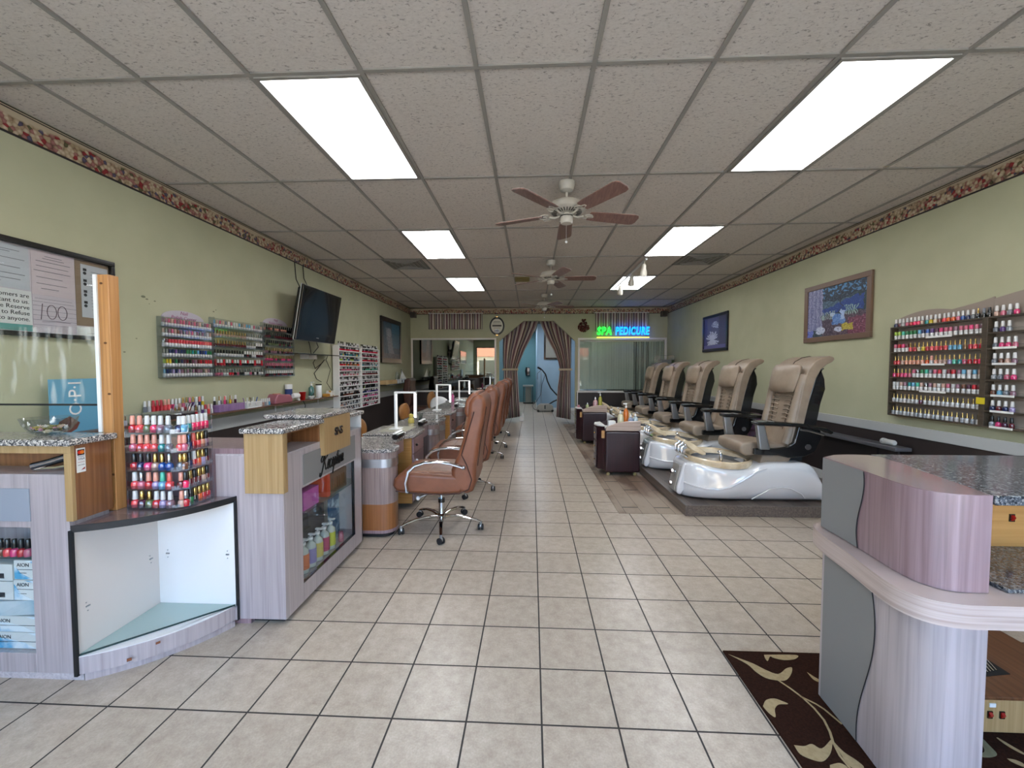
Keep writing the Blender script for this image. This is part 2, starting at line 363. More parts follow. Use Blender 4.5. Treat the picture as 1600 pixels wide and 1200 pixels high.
border('wallpaper_border_trim_left', XL, XL+.004, YF, YB, 'x+'); border('wallpaper_border_trim_right', XR-.004, XR, YF, YB, 'x-'); border('wallpaper_border_trim_back', XL+.01, XR-.01, YB-.004, YB, 'y-')
struct('trim_3', M().box(AX1+.045, AX1+.07, YB-.014, YB, 0, .84), white_p)
# ceiling: lay-in tiles and T bars
t = NT('pitted_ceiling_tile'); v = t.coords((.7, 1.3, 1)); n = t.add('ShaderNodeTexNoise', Scale=70.0, Detail=2.0, Roughness=.5, Distortion=.8); t.link(v, n.inputs['Vector'])
r = t.ramp(n.outputs['Fac'], [(.31, '978f87'), (.38, 'c6bcb2'), (.6, 'cfc6bc')]); t.link(r.outputs[0], t.b.inputs['Base Color']); t.b.inputs['Roughness'].default_value = .9; t.bump(n.outputs['Fac'], .15, .004)
CX, CY, SX, SY = -.283, 2.168, .6096, 1.2192; CROT = -.00506
Rc = Matrix.Rotation(CROT, 4, 'Z')
ceil = struct('ceiling', M().box(XL-.1, XR+.1, YF-.1, YB+.1, ZC+.006, ZC+.06), t.m)
tb = mat('ceiling_grid_metal', '938e86', .6)
m = M()
for i in range(-5, 8):
    x = CX+i*SX
    if XL < x < XR: m.join(M().box(x-.012, x+.012, YF-.3, YB+.3, ZC-.004, ZC+.01), Rc)
for j in range(-3, 8):
    y = CY+j*SY; m.join(M().box(XL-.3, XR+.3, y-.012, y+.012, ZC-.003, ZC+.009), Rc)
def clampm(m):
    m.v = [(min(max(x, XL), XR), min(max(y, YF), YB), z) for x, y, z in m.v]; return m
struct('ceiling_grid_trim', clampm(m), tb)
# light panels
t = NT('lit_prismatic_diffuser'); v = t.coords((1, 1, 1)); sxz = t.add('ShaderNodeSeparateXYZ'); t.link(v, sxz.inputs[0])
wv1 = t.add('ShaderNodeTexWave', Scale=1.64, bands_direction='X', wave_type='BANDS'); wv1.inputs['Phase Offset'].default_value = 2.0; t.link(v, wv1.inputs['Vector'])
vo = t.add('ShaderNodeTexVoronoi', Scale=95.0, Randomness=0.0); t.link(v, vo.inputs['Vector'])
rp = t.ramp(wv1.outputs['Fac'], [(.2, (.5, .52, .56)), (.8, (1, 1, 1))]); rq = t.ramp(vo.outputs['Distance'], [(.42, (1, 1, 1)), (.49, (.016, .017, .02))])
mx = t.add('ShaderNodeMix', data_type='RGBA', blend_type='MULTIPLY'); mx.inputs[0].default_value = 1; t.link(rp.outputs[0], mx.inputs[6]); t.link(rq.outputs[0], mx.inputs[7])
t.b.inputs['Base Color'].default_value = (.5, .5, .5, 1); t.link(mx.outputs[2], t.b.inputs['Emission Color']); t.b.inputs['Emission Strength'].default_value = 11.0; diff_m = t.m
DESC = {(-2, 0): 'large lit ceiling panel above the polish counters', (3, 0): 'large lit ceiling panel above the right desk', (-2, 2): 'mid-room lit ceiling panel on the television side', (3, 2): 'mid-room lit ceiling panel on the pedicure side',
        (-2, 4): 'small far lit ceiling panel on the television side', (3, 4): 'far lit ceiling panel behind the track spotlights', (-2, -2): 'lit ceiling panel behind the front counters', (3, -2): 'lit ceiling panel near the front glass'}
for (i, j), lb in DESC.items():
    x0 = CX+i*SX; y0 = CY+j*SY; x1 = x0+SX; y1 = y0+SY
    c = Rc @ Vector(((x0+x1)/2, (y0+y1)/2, ZC-.01))
    th = thing('ceiling_light', lb, 'ceiling light', c, 'fluorescent ceiling panels', rz=CROT)
    hw, hl = SX/2-.014, SY/2-.014
    fr = M(); fr.box(-hw, hw, -hl, -hl+.02, 0, .012); fr.box(-hw, hw, hl-.02, hl, 0, .012); fr.box(-hw, -hw+.02, -hl+.02, hl-.02, 0, .012); fr.box(hw-.02, hw, -hl+.02, hl-.02, 0, .012)
    part('frame', fr, tb, th, world=False); part('diffuser', M().box(-hw+.02, hw-.02, -hl+.02, hl-.02, .002, .008), diff_m, th, world=False)
# vents
vm = mat('vent_dark', '6e6a63', .6); vw = mat('vent_grey', '8f8a83', .5)
for (cx, cy, lb, s) in ((-1.83, 6.13, 'square grey ceiling vent on the television side', .29), (2.45, 6.02, 'square grey ceiling vent beside the pedicure wall', .29)):
    th = thing('ceiling_vent', lb, 'vent', (cx, cy, ZC-.012), 'ceiling air vents'); part('backing', M().box(-s, s, -s, s, .003, .012), vm, th, world=False)
    m = M()
    for k in range(1, 5):
        q = s*k/4.5
        for a in (-q, q): m.box(a-.006, a+.006, -q, q, -.006, .004); m.box(-q, q, a-.006, a+.006, -.006, .004)
    part('louver', m, vw, th, world=False)
tag(part('ceiling_hatch', M().box(-.24, .02, 7.05, 7.4, ZC-.012, ZC+.004).box(-.2, -.02, 7.1, 7.35, ZC-.02, ZC-.012), mat('old_yellow', '7a6c2e', .6)), 'small yellowed square vent in the ceiling behind the fans', 'vent')

# ---- front wall with shop window behind the camera
w = M(); w.box(XL, XR, YF-.12, YF, 2.6, ZC+.05); w.box(XL, XL+.15, YF-.12, YF, 0, 2.6); w.box(XR-.15, XR, YF-.12, YF, 0, 2.6); w.box(XL+.15, XR-.15, YF-.12, YF, 0, .12)
struct('wall_front', w, green_wall)
fm = M()
for x in (XL+.17, -1.4, .2, 1.3, XR-.17): fm.box(x-.025, x+.025, YF-.09, YF-.03, .12, 2.6)
fm.box(XL+.15, XR-.15, YF-.09, YF-.03, 2.55, 2.6); fm.box(XL+.15, XR-.15, YF-.09, YF-.03, .12, .17)
wf = struct('window_2', fm, mat('bronze_aluminium', '4a4540', .4, .6)); part('window_pane', M().box(XL+.15, XR-.15, YF-.063, YF-.057, .14, 2.58), glass, wf)
struct('ground_outside', M().box(-30, 30, -30, YF-.12, -.2, -.1), mat_noise('pale_concrete', 'a29e98', 'b2aea8', (3, 3, 3), .9))
sh = thing('shop_building', 'low building with orange fascia across the car park', 'building', (0, -20, -.1))
part('wall', M().box(-22, 22, -24, -20, -.1, 2.6), mat('stucco', 'b9a68c', .8), sh); part('fascia', M().box(-22.3, 22.3, -24.3, -19.6, 2.6, 3.9), mat('orange_fascia', '9c5a42', .7), sh)
m = M()
for k in range(8): m.box(-20+k*5, -17+k*5, -20.02, -19.95, .2, 2.2)
part('window', m, black, sh)
# ---- hallway behind the arch
blue = mat_noise('pale_blue_paint', '8ba6ba', '93aec2', (2, 2, 2), .7); teal = mat('teal_paint', '567f86', .7)
YH = YB+.12
struct('wall_hall_left', M().box(-.98, -.88, YH, 17.1, 0, 2.9), teal)
struct('wall_hall_end', M().box(-.88, .31, 17.0, 17.1, 0, 2.9), teal)
struct('wall_hall_blue', M().box(.31, 2.2, 13.7, 17.1, 0, 2.9), blue)
struct('wall_hall_right', M().box(1.95, 2.05, YH, 13.7, 0, 2.9), blue)
struct('ceiling_hall', M().box(-.98, 2.2, YH, 17.1, 2.9, 3.0), mat('hall_ceiling', '77736f', .9))
struct('baseboard_hall', M().box(.32, 1.95, 13.68, 13.7, 0, .09).box(.29, .31, 13.7, 17, 0, .09), white_p)
struct('wall_room_behind_blind', M().box(2.06, 3.67, 12.3, 12.4, 0, 3).box(3.6, 3.67, YH, 12.3, 0, 3).box(2.06, 3.6, YH, 12.3, 2.9, 3), mat('plain_grey', '6d6f6c', .8))
for (x, y, lb) in ((.55, 12.2, 'added ceiling panel lighting the blue back hallway'), (-.3, 15.6, 'added ceiling panel lighting the deep teal corridor')):  # hallway panels added to light the hall, no known fixture there
    th = thing('ceiling_light', lb, 'ceiling light', (x, y, 2.88), 'added hallway ceiling panels'); part('frame', frame(M(), 0, 0, 0, 0, 0, 0, 0) if 0 else M().box(-.31, .31, -.31, .31, .008, .019), tb, th, world=False)
    part('diffuser', M().box(-.29, .29, -.29, .29, 0, .008), mat('added_hall_diffuser', 'ffffff', .5, emit='f2f6ff', es=13.0), th, world=False)
# ================================================================= front left counter with card sticker
cab = thing('reception_cabinet', 'pale ash reception cabinet with granite top, card sticker and lit display window', 'cabinet', (-2.5, 1.85, 0), 'salon reception counters')
m = M()
X0, X1, Y0, Y1 = -3.0, -2.065, 1.725, 1.9
# front board with window hole  (window z .13..0.70, x ..-2.25)
m.box(-2.252, X1, Y0, Y0+.02, .03, .95); m.box(X0, -2.252, Y0, Y0+.02, .03, .12); m.box(X0, -2.252, Y0, Y0+.02, .705, .95); m.box(X0, -2.9, Y0, Y0+.02, .12, .705)
m.box(X1-.02, X1, Y0+.02, Y1, .03, .95); m.box(X0, X0+.02, Y0+.02, Y1, .03, .95); m.box(X0+.02, X1-.02, Y1-.012, Y1, .03, .95); m.box(X0+.02, X1-.02, Y0+.02, Y1-.012, .1, .12)
m.box(X0+.02, X1-.02, Y0+.02, Y1-.012, .935, .95)
part('carcass', m, lam, cab, bev=.002)
part('plinth', M().box(X0, X1+.035, Y0+.002, Y0+.02, .0, .03).box(X0+.02, X1-.01, Y0+.05, Y1, 0, .028), lam_h, cab)
part('name_panel', M().box(-2.95, -2.245, Y0-.005, Y0, .735, .885), mat('blue_grey_panel', '8c929c', .45), cab, bev=.001)
part('window_glass', M().box(-2.9, -2.252, Y0+.006, Y0+.01, .12, .705), glass, cab)
part('glass_shelf', M().box(-2.98, -2.085, Y0+.025, Y1-.015, .547, .553), shelf_glass, cab)
m = M(); m.box(X0, X1+.025, Y0-.006, Y0+.012, 1.045, 1.08); m.box(X1-.008, X1+.025, Y0-.006, Y0+.012, .738, 1.045)
part('maple_frame', m, pine, cab, bev=.002)
part('side_panel', M().box(X1+.001, X1+.022, Y0+.012, Y1+.0, .738, 1.08), brown_w, cab, bev=.001)
part('back_panel', M().box(X0, X1, Y1-.03, Y1, .95, 1.08).box(X0, X0+.02, Y0+.012, Y1-.03, .95, 1.08), brown_w, cab)
part('granite_top', M().box(X0, X1+.04, Y0-.025, Y1+.02, 1.08, 1.11), granite, cab, bev=.008, seg=3)
st = part('card_sticker', M().box(X1+.022, X1+.0235, 1.745, 1.782, .952, 1.063), papers['white'], cab)
part('card_logo', M().box(X1+.0235, X1+.0242, 1.749, 1.778, 1.03, 1.056), black_mt, st)
for k, (y, c) in enumerate(((1.7585, 'c8200f'), (1.768, 'd8701a'))):
    part('emblem', M().lathe([(.0085, 0), (.0085, .0006)], (X1+.0243+k*.0002, y, 1.044), 16, axis='X'), mat('emblem_%d' % k, c, .5), st)
text('lettering', 'VISA', (X1+.0238, 1.7635, 1.013), .0145, '+X', mat('navy_ink', '1a2250', .6), st, ext=.0002, shear=.3)
part('stripe', M().box(X1+.0235, X1+.0241, 1.749, 1.778, 1.0235, 1.0255), mat('navy_ink', '1a2250'), st)
part('stripe', M().box(X1+.0235, X1+.0241, 1.749, 1.778, .998, .9995), mat('card_red', '9a2a22', .6), st)
text('lettering', 'DISCOVER', (X1+.0238, 1.7635, .985), .006, '+X', ink, st, ext=.0002)
part('stripe', M().prism([(1.762, .962), (1.778, .964), (1.778, .974)], X1+.0235, X1+.0241, 'X'), mat('card_red', '9a2a22'), st)
# card machine in the slot
cm = thing('stapler', 'black stapler-like hand tool lying in the slot under the granite', 'tool', (-2.2, 1.79, .953))
R = Matrix.Rotation(.35, 3, 'Z')
part('body', M().tube([(-2.275, 1.76, .975), (-2.22, 1.785, .99), (-2.13, 1.82, 1.022)], .014, 8, flat=1.2), black, cm, smooth=True)
part('metal_arm', M().tube([(-2.27, 1.765, .962), (-2.2, 1.79, .963), (-2.1, 1.825, .975)], .008, 6), chrome, cm, smooth=True)
# desk behind (lower granite return)
dk = thing('reception_desk', 'low dark desk top behind the front cabinet, between wall shelf and counter', 'desk', (-2.75, 2.6, 0))
part('desk_top', M().box(-3.06, -2.5, 2.05, 2.95, .86, .885), mat('grey_desk_top', '3c3a3a', .35), dk, bev=.003)
part('leg', M().box(-2.55, -2.52, 2.08, 2.9, 0, .86), lam, dk)
def box_obj(name, label, cat, b, m_, group=None, rz=0, bev=.002, parts=None):
    x0, x1, y0, y1, z0, z1 = b; c = ((x0+x1)/2, (y0+y1)/2, z0)
    mm_ = M().box(x0-c[0], x1-c[0], y0-c[1], y1-c[1], 0, z1-z0)
    o = part(name, mm_, m_, None, bev=bev); o.location = c; o.rotation_euler.z = rz; return tag(o, label, cat, group)
ph = thing('desk_phone', 'white handset desk phone beyond the glass candy bowl', 'telephone', (-2.86, 2.3, .885))
part('base', M().prism([(-.07, 0), (.07, 0), (.07, .03), (-.07, .07)], -.08, .08, 'X'), mat('phone_grey', '4c4c50', .5), ph, world=False, bev=.004)
part('handset', M().tube([(-.1, -.06, .12), (0, -.02, .17), (.08, .03, .13)], .022, 8), white_pl, ph, world=False, smooth=True)
box_obj('card_reader', 'dark card reader box left on the low desk', 'card reader', (-3.0, -2.86, 2.07, 2.17, .885, 1.02), black, rz=.2)
box_obj('paper_tray', 'flat black tray beside the poster on the low desk', 'tray', (-2.98, -2.7, 2.62, 2.86, .885, .955), black_mt)
box_obj('paper_sheet', 'white sheets lying on the black tray', 'paper', (-2.96, -2.72, 2.64, 2.85, .956, .96), papers['white'], bev=0)
# glass bowl with wrapped sweets
bw = thing('glass_bowl', 'clear glass bowl of wrapped sweets on the granite counter', 'bowl', (-2.29, 1.85, 1.11))
part('bowl', M().lathe([(.035, .0), (.05, .004), (.072, .02), (.09, .05), (.1, .082), (.097, .082), (.086, .05), (.068, .023), (.045, .009), (.001, .008)], (0, 0, 0), 28, cap=False), mat_clear('bowl_glass', (.86, .88, .88), .08, 0, .7), bw, world=False, smooth=True)
sw = ['d8c9a8', 'b79f4a', 'c98fa0', 'e0d8cc', '7e7a3a', 'd6b3a0', '4a4640', 'cfcfcf']
for i in range(38):
    a = random.random()*6.28; r = .062*math.sqrt(random.random()); z = 1.125+random.random()*.018+.01*(1-r/.065)
    o = part('wrapped_sweet', M().lathe([(.001, -.016), (.006, -.014), (.003, -.009), (.008, -.005), (.008, .005), (.003, .009), (.006, .014), (.001, .016)], (0, 0, 0), 6, axis='X', cap=False), mat('wrapper_%d' % (i % 8), sw[i % 8], .35))
    o.location = (-2.29+r*math.cos(a), 1.85+r*math.sin(a), z); o.rotation_euler = (0, random.uniform(-.4, .4), random.random()*3)
    tag(o, 'small wrapped sweet piled in the clear glass bowl', 'sweet', 'wrapped sweets in the glass bowl')
# wooden post and clear screen
ps = thing('screen_post', 'tall pine stud post standing at the counter corner holding the clear screen', 'post', (-2.072, 1.945, .72))
part('stud', M().box(-2.1, -2.045, 1.918, 1.97, .72, 1.883), post_w, ps, bev=.002)
kn = M()
for (x, z) in ((-2.08, 1.84), (-2.06, 1.3), (-2.085, 1.02), (-2.055, .9), (-2.07, 1.55)): kn.lathe([(.008, 0), (.008, .001)], (x, 1.9172, z), 10, axis='Y', sy=.7)
part('knot', kn, mat('knot_brown', '5d3a1e', .7), ps)
part('white_edging', M().box(-2.118, -2.1, 1.912, 1.935, 1.112, 1.883), white_pl, ps)
refl_streaks = mat_clear('reflection_streak_acrylic', (.985, .99, .985), .02, 0, .3)
_t = NT('streak_tmp'); MATS.pop('streak_tmp'); bpy.data.materials.remove(_t.m)
_nt = refl_streaks.node_tree; _o = _nt.nodes['Material Output']; _src = _o.inputs['Surface'].links[0].from_socket
_tc = _nt.nodes.new('ShaderNodeTexCoord'); _mp = _nt.nodes.new('ShaderNodeMapping'); _mp.inputs['Scale'].default_value = (22, 1, 4); _mp.inputs['Rotation'].default_value = (0, -.25, 0)
_n = _nt.nodes.new('ShaderNodeTexNoise'); _n.inputs['Scale'].default_value = 1; _n.inputs['Detail'].default_value = 3; _r = _nt.nodes.new('ShaderNodeMapRange'); _r.inputs['From Min'].default_value = .52; _r.inputs['From Max'].default_value = .72; _r.inputs['To Max'].default_value = .3
_d = _nt.nodes.new('ShaderNodeBsdfDiffuse'); _d.inputs['Color'].default_value = (.75, .75, .68, 1); _m = _nt.nodes.new('ShaderNodeMixShader')  # pale streaks: blurred reflections painted into the sheet as diffuse colour
for _a, _b in ((_tc.outputs['Object'], _mp.inputs[0]), (_mp.outputs[0], _n.inputs['Vector']), (_n.outputs['Fac'], _r.inputs['Value']), (_r.outputs[0], _m.inputs[0]), (_src, _m.inputs[1]), (_d.outputs[0], _m.inputs[2]), (_m.outputs[0], _o.inputs['Surface'])): _nt.links.new(_a, _b)
sc_ = thing('sneeze_screen', 'large clear plastic screen hung above the granite counter beside the pine post', 'screen', (-2.5, 1.925, 1.245))
part('clear_sheet', M().box(-3.0, -2.118, 1.922, 1.926, 1.25, 1.63), refl_streaks, sc_)
part('black_edging', M().box(-3.0, -2.118, 1.92, 1.928, 1.241, 1.25), black_mt, sc_)

# ================================================================= corner quarter display
cn = thing('corner_display', 'open quarter-round corner display cabinet with white inside and dark rim', 'display cabinet', (-1.95, 2.05, 0))
CXc, CYc, RA = -2.05, 2.158, .445
def arc(r, a0=-90, a1=0, n=24, cx=CXc, cy=CYc): return [(cx+r*math.cos(math.radians(a0+(a1-a0)*k/n)), cy+r*math.sin(math.radians(a0+(a1-a0)*k/n))) for k in range(n+1)]
def bow(dx, n=24):
    # gentle bow from the left front corner to the right back corner
    A = Vector((-2.045, 1.712)); B = Vector((-1.607, 2.158)); nrm = Vector((.713, -.70)); return [tuple(A+(B-A)*k/n+nrm*(dx*4*(k/n)*(1-k/n))) for k in range(n+1)]
b1 = bow(.075)
part('top_board', M().prism([(-2.14, 1.905), (-2.045, 1.905)]+b1+[(-1.607, 2.15), (-2.14, 2.15)], .70, .72, 'Z'), wood('greyish_lilac_top', '6a5b5c', '776869', '857677', 'X', rough=.2, coat=.6), cn)
part('dark_rim', M().quadmesh([[(x, y, .692) for x, y in bow(.078)], [(x+.003, y-.003, .692) for x, y in bow(.08)], [(x+.003, y-.003, .723) for x, y in bow(.08)], [(x, y, .723) for x, y in bow(.078)]], closev=True), black_mt, cn)
parts('edge_post', [(-2.052, -2.036, 1.706, 1.718, .03, .70), (-1.612, -1.602, 2.136, 2.149, .03, .7)], black_mt, cn)
part('side_board', M().box(-2.06, -2.045, 1.718, 2.15, .03, .70), mat('white_melamine_warm', 'd0c9c4', .4), cn)
part('back_board', M().box(-2.045, -1.612, 2.135, 2.15, .1, .70), white_m, cn)
b0 = bow(.078); low = [(-2.045, 2.135)]
part('base_board', M().prism([(-2.045, 2.135), (-2.045, 1.716)]+b0+[(-1.607, 2.135)], .035, .115, 'Z'), lam, cn, smooth=True, ang=30)
part('base_top', M().prism([(-2.045, 2.134), (-2.045, 1.72)]+bow(.074)+[(-1.612, 2.134)], .115, .1175, 'Z'), white_m, cn)
bk = bow(.06); part('kick_board', M().prism([(-2.02, 2.13), (-2.02, 1.74)]+bk[1:-1]+[(-1.625, 2.13)], 0, .035, 'Z'), lam, cn, smooth=True, ang=30)
part('glass_sheet', M().prism([(-2.043, 2.133), (-2.043, 1.722), (-1.614, 2.133)], .118, .124, 'Z'), mat('aqua_glass_sheet', '9db3ae', .08, coat=.5), cn)
part('glass_edge', M().prism([(-2.043, 1.722), (-1.614, 2.133), (-1.612, 2.13), (-2.04, 1.718)], .1177, .125, 'Z'), mat('glass_edge_dark', '16302e', .2), cn)
m = M()
for (x, y, z, ax) in ((-2.0445, 1.76, .32, 'X'), (-2.0445, 2.08, .39, 'X')):
    m.box(x, x+.003, y, y+.018, z, z+.006); m.box(x, x+.002, y, y+.004, z+.02, z+.024); m.box(x, x+.002, y+.006, y+.01, z-.02, z-.016)
for x in (-2.0, -1.66): m.box(x, x+.018, 2.131, 2.135, .4, .406); m.box(x+.006, x+.01, 2.132, 2.135, .42, .424); m.box(x+.006, x+.01, 2.132, 2.135, .38, .384)
part('shelf_bracket', m, steel, cn)
part('chip', M().box(-1.792, -1.775, 1.84, 1.845, .098, .107, rot=Matrix.Rotation(.9, 3, 'Z')).box(-1.872, -1.855, 1.775, 1.78, .058, .07, rot=Matrix.Rotation(.7, 3, 'Z')), mat('chipboard', '7d4a30', .9), cn)

# ================================================================= reception counter with lettering
rc_ = thing('reception_counter', 'long ash reception counter with stepped granite tops and black Reception lettering', 'counter', (-1.5, 2.7, 0), 'salon reception counters')
F = -1.34
m = M()
m.box(-1.72, F, 2.153, 2.17, .03, .945)                       # end board facing the door
m.box(F-.018, F, 2.17, 2.335, .03, .945); m.box(F-.018, F, 3.055, 3.2, .03, .945); m.box(F-.018, F, 2.335, 3.055, .03, .145); m.box(F-.018, F, 2.335, 3.055, .715, .945)
m.box(-1.72, F, 3.185, 3.2, .03, .945); m.box(-1.72, -1.705, 2.17, 3.185, .03, .945); m.box(-1.705, F-.018, 2.17, 3.185, .11, .13)
part('carcass', m, lam, rc_, bev=.002)
part('counter_ledge', M().box(-1.72, F, 2.153, 3.2, .945, .955), lam_h, rc_)
part('side_ledge', M().box(-2.3, -1.545, 2.16, 2.19, 0, .95).box(-2.3, -1.545, 2.16, 2.5, .95, .985), lam_pink, rc_)
part('kick_board', M().box(-1.7, F-.03, 2.19, 3.17, 0, .03), black_mt, rc_)
part('grey_panel', M().box(F, F+.005, 2.345, 3.07, .73, .912), grey_pn, rc_, bev=.001)
def cat(P, n=5):
    Q = [P[0]]+P+[P[-1]]; R_ = []
    for i in range(1, len(Q)-2):
        for k in range(n):
            t_ = k/n; a, b, c, d = Q[i-1], Q[i], Q[i+1], Q[i+2]
            R_.append(tuple(.5*((2*b[j])+(-a[j]+c[j])*t_+(2*a[j]-5*b[j]+4*c[j]-d[j])*t_*t_+(-a[j]+3*b[j]-3*c[j]+d[j])*t_**3) for j in (0, 1)))
    return R_+[P[-1]]
E_ = [(0, .25), (.35, .5), (.45, .85), (.25, 1), (.02, .6), (.12, .08), (.4, .05), (.65, .35)]
C_ = [(.4, .8), (.25, 1), (.02, .6), (.12, .08), (.4, .05), (.65, .35)]
LET = [(0, [(.1, 1.7), (-.3, 1.3), (.1, 1.0), (.75, 1.9), (.5, .7), (.1, -.35), (-.3, -.4), (-.25, -.05)], 0), (0, [(-.1, 1.5), (.5, 2.15), (1.3, 2.1), (1.4, 1.5), (.75, 1.1), (1.0, .6), (1.3, .05), (1.75, .2)], 0), (1.75, E_, 0), (2.4, C_, 0), (3.05, E_, 0),
       (3.7, [(0, .3), (.3, 1), (.1, .3), (-.15, -.8), (.1, .4), (.45, .95), (.6, .6), (.4, .05), (.15, .1)], 0), (4.35, [(-.1, .2), (.3, 1.2), (.42, 1.7), (.2, .6), (.2, .08), (.5, .2)], 0), (4.35, [(.05, 1.15), (.6, 1.2)], 0), (4.9, [(-.05, .3), (.2, 1), (.12, .3), (.2, .04), (.45, .25)], 0), (4.9, [(.3, 1.35), (.33, 1.42)], 0),
       (5.4, [(.4, .95), (.1, .8), (0, .3), (.2, .02), (.45, .4), (.4, .9), (.7, .85)], 0), (6.1, [(0, .8), (.15, .95), (.08, .05), (.3, .7), (.5, .98), (.55, .6), (.5, .1), (.8, .25)], 0)]
lt = M()
for ox_, P, _ in LET: lt.tube([(F+.0075, 2.545+((x+ox_)+y*.3)*.0455, .758+y*.06) for x, y in cat(P)], .0045, 6)
part('lettering', lt, black, rc_, smooth=True)
part('window_glass', M().box(F-.012, F-.008, 2.335, 3.055, .145, .715), glass, rc_)
part('window_edge', M().box(F-.02, F+.001, 3.048, 3.056, .145, .715).box(F-.02, F+.001, 2.335, 3.056, .14, .147), black, rc_)
part('shelf', M().box(-1.70, F-.02, 2.175, 3.18, .535, .543), shelf_glass, rc_)
part('inner_lining', M().box(-1.704, -1.7, 2.172, 3.18, .13, .94).box(-1.7, F-.02, 3.18, 3.184, .13, .94), white_m, rc_)
# upper boxes in maple
m = M(); m.box(-1.545, F+.012, 2.135, 2.151, .742, 1.072); m.box(F-.004, F+.012, 2.151, 2.178, .742, 1.072)
part('maple_corner', m, pine, rc_, bev=.0015)
part('recess_lining', M().box(-1.53, -1.52, 2.16, 2.56, .955, 1.07).box(-1.52, F, 2.54, 2.55, .955, 1.07).box(-1.52, F, 2.178, 2.54, 1.06, 1.07), brown_w, rc_)
part('granite_top', M().box(-1.56, F+.03, 2.115, 2.56, 1.072, 1.102), granite, rc_, bev=.009, seg=3)
part('granite_top', M().box(-1.68, F+.035, 2.5, 2.95, 1.104, 1.132), granite, rc_, bev=.009, seg=3)
part('granite_top', M().box(-1.6, F+.01, 2.95, 3.24, 1.055, 1.085), granite, rc_, bev=.009, seg=3)
sp = part('sign_board', M().box(F-.002, F+.03, 2.55, 2.93, .862, 1.103), pine, rc_, bev=.001)
text('lettering', 'SNS', (F+.032, 2.745, .995), .075, '+X', black, sp, ext=.002, space=.8, width=.115, bevel=.002)
part('white_lining', M().box(F-.15, F-.145, 2.935, 3.2, .955, 1.055).box(F-.145, F, 3.19, 3.2, .955, 1.055).box(F-.145, F, 2.93, 2.936, .955, 1.055), white_m, rc_)
part('maple_support', M().box(-1.5, F-.16, 2.56, 3.2, .955, 1.055), pine, rc_)
tag(part('plastic_wrap', M().ball((-1.62, 2.66, 1.15), .018).ball((-1.6, 2.7, 1.148), .016), acrylic, smooth=True), 'crumpled clear plastic on the highest granite step', 'plastic')

# things in the reception window
for i, (c, nm) in enumerate((('2f9a58', 'green'), ('c4622a', 'orange'), ('7d76a8', 'violet'), ('c2b255', 'pale yellow'), ('a8285a', 'magenta'), ('b9c22a', 'lime'))):
    y = 2.385+i*.088; th = thing('lotion_bottle', nm+' pump bottle in the row behind the reception window', 'bottle', (-1.42, y, .131), 'lotion bottles in the reception window')
    part('bottle', M().lathe([(.028, 0), (.034, .006), (.034, .13), (.03, .15), (.013, .165), (.013, .178)], (0, 0, 0), 16), mat('lotion_clear', 'b6bdb4', .15, coat=.6), th, world=False, smooth=True)
    part('label', M().lathe([(.0348, .03), (.0348, .125)], (0, 0, 0), 16, cap=False), mat('lotion_'+nm.replace(' ', '_'), c, .5), th, world=False, smooth=True)
    part('pump', M().cyl(.016, .178, .196, n=12).cyl(.006, .196, .21, n=8).box(-.012, .034, -.01, .01, .208, .22), white_pl, th, world=False, bev=.002)
box_obj('gift_bag', 'pink purple gift pack on the upper shelf of the reception window', 'package', (-1.46, -1.38, 2.42, 2.6, .543, .66), mat('pink_pack', 'b0509a', .4))
box_obj('orange_box', 'orange cardboard box on the upper shelf of the reception window', 'box', (-1.5, -1.37, 2.7, 2.735, .543, .7), mat('orange_card', 'c9431f', .5))
dp = thing('display_box', 'brown box printed with gold bottles in the reception window', 'box', (-1.43, 2.87, .543)); part('box', M().box(-1.5, -1.375, 2.75, 3.0, .543, .69), mat('brown_card', '5c4a34', .5), dp, bev=.002)
m = M()
for k in range(6): m.box(-1.375, -1.374, 2.77+k*.036, 2.782+k*.036, .57, .65)
part('printed_bottle', m, gold, dp)
box_obj('black_case', 'black case lying behind the pump bottles', 'case', (-1.62, -1.47, 2.36, 2.66, .131, .36), black_mt)
box_obj('dark_carton', 'dark grey carton behind the blue booklet', 'carton', (-1.66, -1.5, 2.68, 2.9, .131, .44), mat('dark_card', '3a3a3c', .6))
bk_ = thing('blue_booklet', 'blue and white booklet leaning at the far end of the reception window', 'booklet', (-1.45, 2.96, .131))
part('cover', M().box(-1.455, -1.45, 2.86, 3.03, .135, .47), mat_noise('cloudy_blue', '27567c', 'a8c4d4', (9, 9, 9), .4, lo=.48, hi=.56), bk_)
tag(part('small_jar', M().lathe([(.018, 0), (.02, .004), (.02, .05), (.016, .056), (.016, .075)], (-1.4, 2.945, .131), 12), mat('jar_pink', 'b56a7a', .4), smooth=True), 'small dusky pink jar beside the blue booklet', 'jar')
